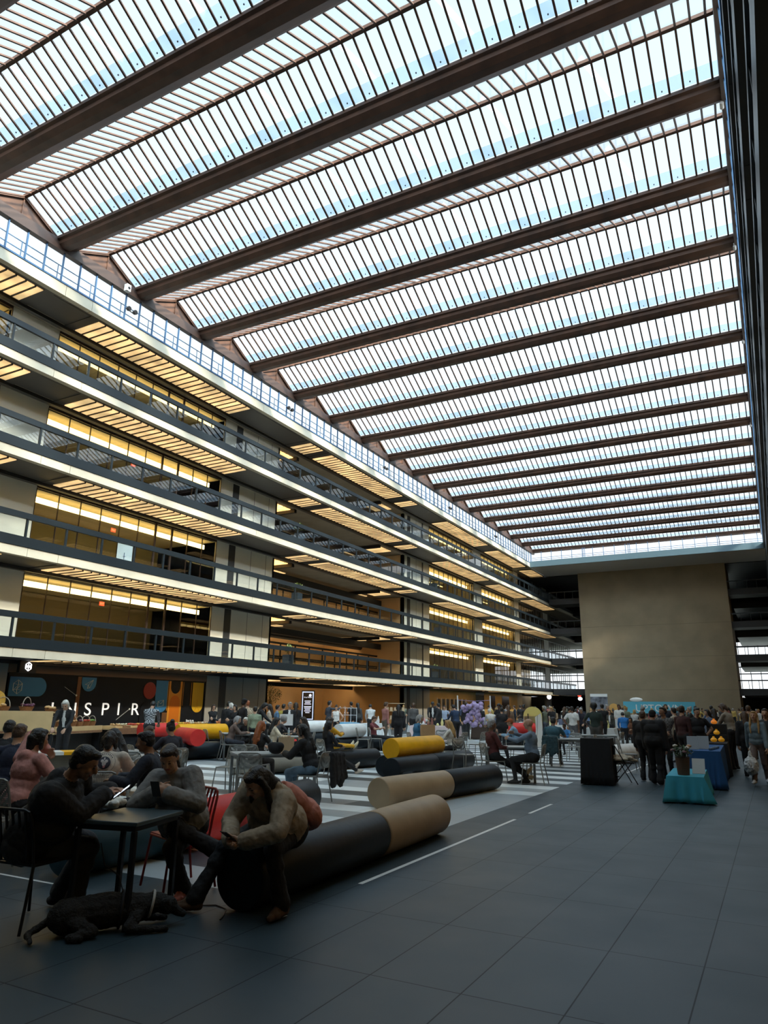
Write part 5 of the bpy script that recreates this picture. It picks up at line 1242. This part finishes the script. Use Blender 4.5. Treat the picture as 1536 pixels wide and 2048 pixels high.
    for i, (x, y, z, m, l) in enumerate(((-1.55, 21.4, .785, yel, 'left yellow gourd shaped jar on the black stall'), (-1.38, 21.6, .785, yel, 'right yellow gourd shaped jar on the black stall'), (-1.50, 21.95, .955, yel, 'small yellow jar raised behind the two gourd jars'), (-1.56, 22.25, 1.225, og, 'orange glowing jar on the highest shelf of the black stall'))):
        o = MB().lathe([(.05, 0), (.10, .03), (.11, .08), (.07, .13), (.035, .15), (.035, .19), (0, .19)], 16).build('jar', m, smooth=True); o.location = (x, y, z); o.scale = (.75, .75, .75); tag(o, l, 'jar')
    e = empty('display_shelf', (-1.5, 22.05, .785)); MB().box((-.25, -.2, .0), (.25, .3, .17)).build('lower_step', blk, e); MB().box((-.25, .05, .17), (.25, .3, .44)).build('upper_step', blk, e); tag(e, 'black stepped riser behind the yellow jars', 'riser')
    # folding chair with coat beside the black counter
    e = empty('folding_chair', (-3.15, 17.15, 0), math.radians(-62))
    for sx in (-1, 1):
        MB().tube([(sx * .2, .24, .01), (sx * .2, -.22, .82)], .011, 8).build('leg', BLKM, e, smooth=True); MB().tube([(sx * .19, -.26, .01), (sx * .19, .16, .47)], .011, 8).build('leg', BLKM, e, smooth=True)
    MB().box((-.2, -.18, .44), (.2, .2, .465)).build('seat', BLKM, e, bevel=.008); MB().box((-.2, -.24, .62), (.2, -.20, .82)).build('backrest', BLKM, e, bevel=.01); MB().bar((-.2, -.16, .17), (.2, -.16, .17), .02).build('stretcher', BLKM, e); tag(e, 'black folding chair heaped with a cream coat beside the black counter', 'chair')
    f = Fig(); rr = random.Random(8)
    for i in range(12): f.ell((rr.uniform(-.16, .16), rr.uniform(-.16, .16), rr.uniform(.03, .12)), (.09, .08, .045), 0)
    f.cap((.1, .1, .05), (.26, .22, .02), .045, .03, 0)
    o = bpy.data.objects.new('coat', f.mesh('coat', .013, 2, [mat('cream_fleece', (.55, .47, .36), .9, 0, .2, 12, .5, 40)], .04)); C.objects.link(o); o.location = (-3.15, 17.15, .47); tag(o, 'cream and black coat heaped on the folding chair seat', 'coat')
    # white bag carried by the walking child
    # wire rack, easel, posters, screens
    e = empty('wire_rack', (-18.9, 31.5, .79), math.radians(15)); s = MB()
    for i in range(4): s.bar((-.45 + .3 * i, 0, 0), (-.45 + .3 * i, 0, .72), .02)
    for z in (.02, .36, .7): s.bar((-.45, 0, z), (.45, 0, z), .02)
    s.build('rack_grid', WHITEP, e); tag(e, 'white wire grid rack standing on the bright blue table', 'rack')
    e = empty('digital_display', (-39.0, 57.6, 0), math.radians(25)); MB().box((-.62, -.12, .0), (.62, .12, 2.95)).build('display_housing', BLACKP, e); MB().box((-.54, -.125, .3), (.54, -.121, 2.85)).build('screen_border', mat('screen_blue_white', (.5, .6, .8), .3, emit=(.55, .7, 1), es=.9), e); MB().box((-.46, -.13, .38), (.46, -.126, 2.76)).build('screen', mat('screen_black', (.02, .02, .03), .3), e)
    lg = mat('screen_text', (.8, .85, 1), .4, emit=(.7, .8, 1), es=.9)
    txt(e, 'Grey Matter', .15, lg, (0, -.135, 2.28), 0)
    for z, wd in ((1.95, .6), (1.82, .5), (1.68, .62), (1.45, .7), (1.32, .62), (1.19, .5), (1.05, .62), (.9, .4)): MB().box((-wd / 2, -.134, z), (wd / 2, -.131, z + .06)).build('text_line', lg, e)
    MB().ball((.22, -.14, 2.5), .13, 10, sc=(1, .1, 1)).build('white_mark', lg, e, smooth=True)
    tag(e, 'tall black digital display with white text against the tan wall', 'screen')
    e = empty('poster_stand', (-12.9, 62, 0), 0); MB().box((-.03, -.03, 0), (.03, .03, 2.2)).build('pole', BLKM, e); MB().box((-.7, -.06, 1.55), (.7, -.03, 2.75)).build('poster', mat('grey_poster', (.16, .17, .20), .6, 0, .7, 3), e); MB().box((-.7, -.065, 2.55), (.7, -.061, 2.78)).build('poster_header', WHITEP, e); tag(e, 'tall grey photo poster with white header before the concrete core', 'poster')
    e = empty('market_banner', (-6.4, 48, 0)); MB().box((-2.1, -.03, 1.35), (2.1, .03, 2.05)).build('banner_panel', mat('cyan_banner', (.10, .42, .55), .6), e)
    for sx in (-2.0, 2.0): MB().box((sx - .03, -.03, 0), (sx + .03, .03, 1.35)).build('pole', BLKM, e)
    txt(e, 'UPTOWN', .62, WHITEP, (0, -.035, 1.45), 0); MB().ball((-1.3, 0, 2.16), .28, 10, sc=(1.4, .3, .5)).build('cloud_topper', WHITEP, e, smooth=True); tag(e, 'cyan banner with white letters above the market crowd', 'banner')
    p = away(1078, 26.0); e = empty('easel_board', (p.x, p.y, 0), yaw_to(1078, 15)); MB().bar((0, 0, .35), (.0, .18, 1.35), .75, .02).build('board', MATS['paper_white'], e)
    for sx in (-.35, .35): MB().bar((sx, -.08, 0), (sx, .2, 1.4), .03).build('leg', BLKM, e)
    MB().bar((0, .55, 0), (0, .2, 1.35), .03).build('leg', BLKM, e); tag(e, 'white board on a black easel behind the bald man', 'easel')
    p = away(948, 33); e = empty('string_display', (p.x, p.y, 0), yaw_to(948, 0)); MB().box((-.75, -.02, 0), (-.70, .02, 2.1)).build('post', WHITEP, e); MB().box((.70, -.02, 0), (.75, .02, 2.1)).build('post', WHITEP, e)
    q = MB(); rr = random.Random(2)
    q.tube([(-.7, 0, 1.9), (0, 0, 1.86), (.7, 0, 1.9)], .01, 6); q.box((-.01, -.01, .8), (.01, .01, 1.87))
    for i in range(44): q.ball((.2 * math.sin(i * 1.7) + rr.uniform(-.3, .3), rr.uniform(-.1, .1), .8 + i * .022), rr.uniform(.07, .13), 8)
    q.build('lilac_garland', mat('lilac', (.42, .33, .55), .8), e, smooth=True); tag(e, 'white framed display of lilac and white pompoms in the market', 'display')
    for i, (px, d, z, l, c) in enumerate(((1110, 33, 1.45, 'yellow round topped display case in the market', (.72, .60, .18)), (1228, 44, 1.62, 'round orange disc sign near the concrete core', (.75, .42, .12)), (898, 37, 1.45, 'wooden shelf of small boxes behind the man in pink', (.50, .38, .22)))):
        if i == 2: px = 790
        p = away(px - (45 if i == 0 else 0), d); e = empty(('display_case', 'disc_sign', 'wooden_shelf')[i], (p.x, p.y, 0), yaw_to(px, 0)); mm = mat('goods_%d' % i, c, .6)
        if i == 1: MB().lathe([(0, -.02), (.27, -.02), (.27, .02), (0, .02)], 24, (0, 0, z), axis='y').build('disc', mm, e)
        elif i == 0: MB().box((-.4, -.25, .76), (.4, .25, 1.25)).build('case_body', mat('pale_wood', (.6, .5, .35), .6), e); MB().lathe([(.4, -.25), (.4, .25)], 20, (0, 0, 1.25), axis='y').build('rounded_top', mm, e)
        else:
            for zz in (.5, .95, 1.35, 1.72): MB().box((-.5, -.15, zz), (.5, .15, zz + .03)).build('shelf_board', mm, e)
            for k in range(10): MB().box((-.45 + .2 * (k % 5), -.1, 1.38 - .4 * (k // 5)), (-.32 + .2 * (k % 5), .08, 1.55 - .4 * (k // 5))).build('goods_box', MATS['kraft_light'], e)
        if i != 0: MB().box((-.02, -.02, 0), (.02, .02, z - .2)).build('stand', BLKM, e)
        tag(e, l, 'display')
    # goods on the white and dark tables, a few each
    k = 0; cols = [(.6, .55, .5), (.45, .2, .1), (.1, .12, .2), (.7, .3, .3), (.2, .3, .2), (.75, .7, .3), (.25, .1, .08), (.75, .75, .75)]
    for (x, y, w) in ((-7.1, 33.5, 1.2), (-9.6, 37.5, 2.1), (-13.8, 30.8, 1.9), (-17.9, 32.6, .9), (-15.6, 33.4, 1.1), (-16.8, 38.6, 2.3), (-12.9, 36.2, 1.9), (-12.5, 43.5, 2.3), (-4.6, 36.0, 2.1)):
        for i in range(int(w / .24)):
            xx = x - w / 2 + .24 * i + .1; h = rnd.uniform(.08, .34); c = cols[rnd.randrange(len(cols))]
            if rnd.random() < .5: o = MB().box((-.08, -.08, 0), (.08, .08, h)).build('gift_box', mat('goods_box_%d' % cols.index(c), c, .6), bevel=.01)
            else: o = MB().lathe([(.05, 0), (.07, h * .4), (.03, h * .8), (.03, h), (0, h)], 12).build('vase', mat('goods_box_%d' % cols.index(c), c, .6), smooth=True)
            o.location = (xx, y + rnd.uniform(-.15, .15), .77); tag(o, 'small item for sale standing on a draped market table', o.name.split('.')[0].replace('_', ' '), 'goods for sale on the draped market tables')
    # plants on the balconies and the hanging tree
    def plant(x, y, z, h, r, lab, pot=True, n=260):
        e = empty('potted_plant', (x, y, z))
        if pot: MB().box((-.28, -.28, 0), (.28, .28, .62)).build('planter', mat('slate_planter', (.08, .10, .12), .5), e, bevel=.02)
        z0 = .6 if pot else 0; MB().tube([(0, 0, z0), (.03, .02, z0 + h * .5)], .02, 6).build('stem', mat('bark', (.12, .07, .04), .8), e)
        f = MB(); q = random.Random(int(abs(x * 7 + y * 3 + z)))
        for i in range(n):
            a = q.uniform(0, 2 * PI); b = q.uniform(-.5, 1) * PI / 2; R = r * q.random() ** .4; c = Vector((R * math.cos(a) * math.cos(b), R * math.sin(a) * math.cos(b), z0 + h * .55 + h * .45 * math.sin(b) * q.random()))
            u = Vector((q.uniform(-1, 1), q.uniform(-1, 1), q.uniform(-.6, .8))).normalized() * q.uniform(.07, .14); v = u.cross(Vector((0, .1, 1))).normalized() * .04
            f.quad(c - u, c + v, c + u, c - v)
        f.build('foliage', mat('balcony_leaf', (.20, .24, .08), .6, 0, .3, 4), e); tag(e, lab, 'plant')
    for k_, y, l in ((1, 39.6, 'first'), (2, 40.3, 'second'), (3, 40.3, 'third')): plant(XL - .55, y, FH * k_ - .05, .75, .45, 'leafy plant in a slate planter on the %s balcony by the opening' % l)
    for k_, y, l in ((1, 63.6, 'first'), (3, 63.6, 'third'), (2, 64.4, 'second')): plant(XL - .55, y, FH * k_ - .05, .7, .42, 'leafy plant in a planter on the %s balcony past the opening' % l)
    e = empty('indoor_tree', (-33.6, 44.5, 0)); MB().lathe([(.35, 0), (.42, .55), (.36, .55), (0, .5)], 16).build('planter', BLACKP, e); MB().tube([(0, 0, .5), (.05, 0, 1.5), (-.03, .05, 2.6)], [.06, .045, .03], 8).build('trunk', MATS.get('bark') or mat('bark', (.12, .07, .04), .8), e, smooth=True)
    f = MB(); q = random.Random(9)
    for i in range(1500):
        a = q.uniform(0, 2 * PI); b = q.uniform(-1, 1); R = .95 * q.random() ** .5; c = Vector((R * math.cos(a) * math.sqrt(1 - b * b), R * math.sin(a) * math.sqrt(1 - b * b), 2.35 + .75 * b * q.random() ** .4))
        u = Vector((q.uniform(-1, 1), q.uniform(-1, 1), q.uniform(-.8, .6))).normalized() * .07; v = u.cross(Vector((0, .1, 1))).normalized() * .025; f.quad(c - u, c + v, c + u, c - v)
    f.build('foliage', mat('tree_leaf', (.26, .26, .13), .6, 0, .3, 4), e); tag(e, 'small leafy indoor tree in front of the tan ground floor wall', 'tree')
    # spotlights on the clerestory and cameras on the right hand edge
    for i, y in enumerate((11.2, 22.9, 37.3, 51.6, 66.0, 80.2)):
        e = empty('spotlight', (XL + .12, y, 21.75)); MB().bar((0, -.25, .0), (0, .35, -.05), .04).build('bracket', BLACKP, e)
        for dy in (-.18, .25):
            MB().lathe([(.05, -.10), (.11, -.06), (.13, .05), (.12, .10), (0, .08)], 16, (.15, dy, -.05), axis='x').build('lamp_head', BLACKP, e, smooth=True)
        tag(e, 'pair of black spotlights on the %s stretch of the upper left glazing' % ['nearest', 'second', 'third', 'fourth', 'fifth', 'farthest'][i], 'spotlight', 'spotlights along the upper left glazing')
    for i, y in enumerate((23.8, 33.0, 43.0, 57.4, 67.5)):
        e = empty('mounted_camera', (XR - .16, y, 22.62)); MB().box((-.03, -.03, 0), (.03, .03, .2)).build('bracket', WHITEP, e); MB().lathe([(.06, -.16), (.07, -.14), (.07, .12), (.05, .14)], 14, (0, 0, -.05), axis='y').build('camera_body', mat('camera_grey', (.4, .4, .4), .4), e, smooth=True)
        tag(e, '%s small grey camera under the upper right roof edge' % ['nearest', 'second', 'third', 'fourth', 'farthest'][i], 'camera')
    e = empty('mounted_speaker', (XL + .28, 22.5, 22.8)); MB().box((-.12, -.14, -.2), (.12, .14, .2)).build('cabinet', WHITEP, e, bevel=.02); MB().lathe([(.075, 0), (.075, .02), (0, .02)], 18, (.12, 0, -.02), axis='x').build('cone', BLACKP, e); tag(e, 'small white speaker box with a dark round cone under the roof edge', 'speaker')
    for i, (y, w_) in enumerate(((12, 1), (29, 1), (41.5, 1), (54, 1), (66, 1), (78, 1))):
        o = MB().lathe([(.12, 0), (.13, .06), (0, .07)], 16).build('downlight', WHITEP, smooth=True); o.location = (XL - 1.0, y, FH - .87 - .075); tag(o, 'small round downlight under the lowest balcony', 'downlight', 'downlights under the lowest balcony')
    # banner on balcony two
    e = empty('standing_banner', (-30.2, 26.4, FH * 2 - .05), math.radians(35)); MB().box((-.4, -.02, 0), (.4, .02, 1.6)).build('banner_panel', mat('pale_blue_banner', (.55, .68, .75), .6), e)
    s = MB(); s.bar((0, -.03, .3), (0, -.03, .95), .05, .02); s.bar((-.12, -.03, .5), (.12, -.03, .5), .04, .02); s.bar((-.07, -.03, .75), (.07, -.03, .75), .04, .02); s.build('tower_drawing', mat('print_blue', (.05, .10, .2), .6), e); tag(e, 'pale blue banner with a dark tower drawing on the second balcony', 'banner')
stalls()

# ============================================================ people standing
def stand(px, d, ytop, rel, ps, label, group=None, **kw):
    r = ray(px, ytop); z = EYE + r.z / math.hypot(r.x, r.y) * d
    kw['ht'] = max(1.3, min(1.98, z)) if ps not in ('reach', 'phone') else max(1.4, min(1.95, z * 1.04))
    p = away(px, d); kw.setdefault('vox', .02 if d < 24 else .026)
    return person((p.x, p.y, 0), yaw_to(px, rel), ps, label, group, **kw)
TEE = (.60, .62, .62)
def standing():
    S = stand
    S(136, 20.5, 1401, 165, 'reach', 'person with white hair tending baskets in black with a white scarf', top=BK, inn=(.7, .7, .68), hs='bob', hc='white', sk='light')
    S(303, 24.0, 1403, -15, 'reach', 'person in a black and white plaid shirt before the shop letters', top=((.02, .025, .03), (.42, .44, .46)), hs='short', hc='black')
    S(427, 29.0, 1408, -150, 'crossed', 'person with long dark hair and arms folded beside the dark pillar slot', top=BK, pants=(.05, .07, .1), hs='long', hc='dark brown', female=True)
    S(457, 28.0, 1402, -20, 'stand', 'person in black, left of the person in a pale head scarf', top=BK, hs='short', hc='black')
    S(464, 27.5, 1405, 30, 'stand2', 'person in a black coat and pale head scarf by the white pier', top=BK, hs='bob', hc='white')
    S(472, 27.0, 1409, 150, 'crossed', 'person in a black coat turned back towards us by the white pier', top=BK, hs='long', hc='black', female=True)
    S(486, 25.5, 1398, -60, 'hip', 'tall person in black with a dark head wrap', top=BK, hs='turban', hc='black', sk='brown')
    S(496, 27.0, 1400, 20, 'stand', 'person in a cream plaid shirt beside the head wrap', top=((.60, .50, .34), (.22, .16, .11)), hs='short', hc='red')
    S(511, 24.0, 1412, -10, 'stand2', 'person seen from behind in a faded green printed sweatshirt', top=(.28, .33, .22), hs='short', hc='black', ht=1.6)
    S(519, 25.5, 1406, -100, 'reach', 'person with glasses and long dark hair in a black T-shirt', top=BK, hs='long', hc='black', female=True)
    S(541, 26.5, 1407, 70, 'crossed', 'person in a cream top with one arm across the waist', top=(.6, .5, .4), hs='long', hc='dark brown', female=True)
    S(554, 28.0, 1409, -80, 'stand', 'person in a denim jacket facing right by the pier end', top=(.10, .20, .33), hs='short', hc='black')
    S(567, 29.0, 1407, -30, 'stand', 'person in a mustard jacket partly behind the black sweatshirt', top=(.42, .33, .06), hs='short', hc='black')
    S(580, 26.0, 1403, 175, 'stand2', 'person in a black sweatshirt with a white rectangular print', top=BK, inn=(.75, .75, .75), hs='short', hc='grey', sk='light')
    S(592, 27.5, 1404, 0, 'stand', 'person with long hair in black right of the white print sweatshirt', top=BK, hs='long', hc='dark brown', female=True)
    S(658, 33.5, 1401, -60, 'point', 'person in a charcoal top talking beside the white wire rack', top=(.05, .06, .08), hs='short', hc='black')
    S(673, 33.0, 1410, 160, 'hip', 'person in a white sleeveless top with the wire rack', top=(.75, .73, .7), sleeve='none', hs='bun', hc='black', female=True)
    S(703, 39.0, 1403, 60, 'point', 'person in black raising one hand near the tan wall', top=BK, sleeve='short', hs='short', hc='black')
    S(716, 39.0, 1405, 20, 'stand2', 'person in black with long hair near the tan wall', top=(.05, .05, .05), hs='long', hc='black', female=True)
    S(742, 35.0, 1409, 10, 'reach', 'person in white leaning over a stall below the digital display', top=TEE, hs='short', hc='black')
    S(770, 31.0, 1403, -60, 'carry', 'person in a rust pink shirt and brown trousers by the wooden shelf', top=(.35, .15, .13), pants=(.12, .10, .08), hs='short', hc='brown')
    S(797, 29.0, 1408, 5, 'carry', 'person with long black hair in a long black coat carrying a bag', top=BK, hs='long', hc='black', female=True, loose=.03)
    S(827, 36.0, 1405, 0, 'stand', 'person in a dark grey top with shoulder length brown hair', top=(.09, .09, .09), hs='bob', hc='brown')
    S(866, 36.0, 1404, 175, 'reach', 'person in a black suit jacket over a white shirt at a stall', top=BK, inn=(.8, .8, .78), hs='short', hc='black', sk='brown')
    S(878, 36.5, 1406, 60, 'stand', 'person in black right of the suit jacket', top=BK, hs='short', hc='black')
    S(889, 39.0, 1410, 160, 'hip', 'person in a pale blue top beyond the suit jacket', top=(.35, .42, .55), hs='short', hc='black')
    S(902, 34.0, 1420, 150, 'stand', 'person with tied back hair in a black vest over white', top=BK, inn=(.7, .7, .7), hs='bun', hc='brown', female=True)
    S(913, 31.0, 1410, 40, 'reach', 'person in a navy hoodie next to the lilac display', top=(.02, .04, .09), hs='short', hc='black')
    S(933, 38.0, 1404, 10, 'stand', 'tall person in a long black coat right of the lilac display', top=BK, hs='short', hc='black')
    S(982, 30.6, 1418, 20, 'reach', 'person in a white cap and white top bending over goods', top=(.65, .62, .58), hs='cap', hc='white')
    S(1003, 30.0, 1414, 0, 'stand', 'person in a black hoodie with back to us beyond the red bolster', top=BK, hs='short', hc='black', fat=.03)
    S(1017, 33.0, 1409, -10, 'stand2', 'person in a brown coat with long light brown hair', top=(.16, .11, .07), hs='long', hc='brown', female=True)
    S(1061, 33.0, 1421, 70, 'reach', 'person in a white sweater bending to the left over a stall', top=(.66, .63, .56), hs='short', hc='black')
    S(1144, 30.0, 1412, -5, 'hip', 'person in a white T-shirt and grey trousers seen from behind', top=(.72, .72, .70), sleeve='short', pants=(.14, .14, .15), hs='short', hc='black', sk='brown')
    S(1163, 34.0, 1416, 170, 'reach', 'person with grey curly hair smiling in a navy top', top=(.03, .03, .05), hs='bob', hc='grey')
    S(1188, 26.0, 1407, 0, 'hip', 'person with a rounded afro in a dark green shirt seen from behind', top=(.02, .035, .03), pants=(.08, .075, .07), sleeve='short', hs='afro', hc='black', sk='dark')
    S(1205, 33.0, 1407, 30, 'point', 'person in black raising a camera behind the dark green shirt', top=BK, hs='short', hc='black')
    S(1219, 36.0, 1419, 165, 'stand', 'person in a white top under an open dark jacket', top=(.05, .05, .04), inn=(.7, .7, .7), hs='long', hc='brown', female=True)
    S(1238, 40.0, 1408, 170, 'stand', 'person in a white shirt with short black hair near the core', top=(.65, .65, .62), hs='short', hc='black', sk='brown')
    S(1246, 30.5, 1425, 10, 'reach', 'person in a bright blue jacket bending over the white table', top=(.02, .17, .5), hs='short', hc='black')
    S(1283, 18.4, 1421, -25, 'stand', 'bald person in black at the left of the dark group of three', top=BK, pants=BK, shoes=BK, hs='short', hc='brown', fat=.03, loose=.03, vox=.014)
    S(1303, 17.6, 1419, -15, 'carry', 'person in a long black hooded coat with a strap across the back', top=BK, pants=BK, shoes=BK, hs='beanie', hc='black', fat=.03, loose=.05, hood=True, vox=.014)
    S(1327, 19.0, 1413, 150, 'crossed', 'person in a grey patterned hoodie turned towards the stall', top=((.16, .155, .15), (.08, .078, .075)), pants=BK, hs='short', hc='black', sk='tan', loose=.02, vox=.014, noise=.01)
    S(1349, 25.0, 1414, 60, 'stand', 'person in a cream jacket behind the grey patterned hoodie', top=(.45, .42, .36), hs='short', hc='black')
    S(1362, 20.5, 1410, -40, 'stand2', 'person in a dark maroon top behind the royal blue table', top=(.05, .015, .015), hs='short', hc='dark brown')
    S(1392, 21.0, 1414, -170, 'hip', 'smiling vendor in a black T-shirt behind the stall', top=BK, sleeve='short', hs='bun', hc='black', sk='light', fat=.03, vox=.016)
    S(1416, 26.0, 1418, 120, 'stand', 'person in a denim jacket standing beyond the vendor', top=(.10, .14, .22), hs='long', hc='black')
    S(1428, 26.5, 1416, 10, 'stand', 'person in black behind the riser of jars', top=BK, hs='long', hc='black')
    S(1460, 23.0, 1408, 60, 'reach', 'person with brown hair in a beige jacket reaching for the jars', top=(.30, .26, .21), hs='bob', hc='brown', female=True)
    S(1488, 20.7, 1422, 10, 'stand', 'person with long brown hair in a long black coat at the stall end', top=BK, hs='long', hc='brown', female=True, loose=.03)
    S(1497, 28.0, 1410, 0, 'stand', 'person in a dark grey jacket walking away at the right', top=(.07, .07, .075), hs='short', hc='brown')
    c = S(1507, 18.7, 1421, 168, 'walk', 'child in a blue grey sweatshirt walking with a white bag', top=(.14, .20, .24), pants=(.16, .12, .11), shoes=(.6, .6, .6), hs='longfront', hc='blond', female=True, loose=.02, vox=.012, noise=.01)
    S(1530, 19.6, 1416, 175, 'stand', 'person in dark clothes cut by the right edge of the view', top=(.04, .045, .05), hs='short', hc='dark brown')
    p = away(1490, 18.4); f = Fig(); f.ell((0, 0, .20), (.15, .13, .20), 0); f.cap((0, 0, .36), (0, 0, .52), .06, .018, 0); f.cap((0, 0, .50), (.02, 0, .62), .018, .012, 0)
    o = bpy.data.objects.new('plastic_bag', f.mesh('plastic_bag', .012, 3, [mat('thin_white_plastic', (.62, .63, .63), .35)], .05)); C.objects.link(o); o.location = (p.x, p.y, .22); tag(o, 'bulging white plastic bag carried by the child at right', 'bag')
    # people upstairs
    # the distant market crowd
    rnd = random.Random(21); cols = [BK, BK, NAVY, (.05, .05, .055), (.5, .5, .5), (.3, .2, .12), (.62, .6, .56), (.1, .16, .3), (.3, .08, .07), (.12, .14, .1), BK, (.22, .22, .24), (.5, .35, .1)]
    pss = ['stand', 'stand2', 'reach', 'crossed', 'hip', 'phone']; hh = ['short', 'short', 'long', 'bob', 'long', 'bun']; hcs = ['black', 'dark brown', 'black', 'brown', 'blond', 'grey', 'black']
    spots = []
    n = 0
    while n < 125:
        px = rnd.uniform(800, 1535); d = rnd.uniform(33, 92)
        if px < 960 and d < 42: continue
        if px > 1400 and d < 36: continue
        q = away(px, d)
        if q.x > -.9 and d < 60 and rnd.random() < .6: continue
        if q.x < -26.5 or any((q - s).length < .62 for s in spots) or q.y > 100: continue
        if any(abs(q.x - x) < w and abs(q.y - y) < .75 for x, y, w in ((-7.1, 33.5, 1.1), (-9.6, 37.5, 1.6), (-16.8, 38.6, 1.7), (-12.9, 36.2, 1.5), (-12.5, 43.5, 1.7), (-4.6, 36, 1.6), (-6.4, 48, 2.4), (-12.9, 62, 1))): continue
        spots.append(q); fem = rnd.random() < .5; c = rnd.choice(cols); pn = rnd.choice((BK, NAVY, (.08, .1, .14), (.12, .11, .1))); sk_ = rnd.choice(('light', 'light', 'tan', 'brown'))
        h = rnd.choice(hh); ps = rnd.choice(pss)
        yw = rnd.uniform(0, 2 * PI); hcol = rnd.choice(hcs); tall = rnd.uniform(1.55, 1.84)
        cn = {(.012, .012, .014): 'black', (.015, .022, .04): 'navy', (.05, .05, .055): 'charcoal', (.5, .5, .5): 'silver', (.3, .2, .12): 'brown', (.62, .6, .56): 'off-white', (.1, .16, .3): 'blue', (.3, .08, .07): 'maroon', (.12, .14, .1): 'olive', (.22, .22, .24): 'grey', (.5, .35, .1): 'mustard'}[c]
        pcn = {(.012, .012, .014): 'black', (.015, .022, .04): 'navy', (.08, .1, .14): 'slate', (.12, .11, .1): 'brown'}[pn]
        zone = 'left of core' if 1050 <= px < 1150 else 'under left balcony' if px < 1050 else 'before core left' if px < 1290 else 'before core right' if px < 1470 else 'right of core'
        lab = 'person with %s %s, %s top, %s trousers, %s, crowd %s' % (hcol.replace('dark brown', 'chestnut'), {'short': 'short hair', 'long': 'long hair', 'bob': 'bob', 'bun': 'bun'}[h], cn, pcn, {'stand': 'arms down', 'stand2': 'head turned', 'reach': 'bending', 'crossed': 'arms folded', 'hip': 'hand on hip', 'phone': 'using phone'}[ps], zone)
        person((q.x, q.y, 0), yw, ps, lab, 'people in the distant market crowd', top=c, pants=pn, sk=sk_, hs=h, hc=hcol, ht=tall, vox=.03)
        n += 1
standing()
print('people', NPEOPLE)
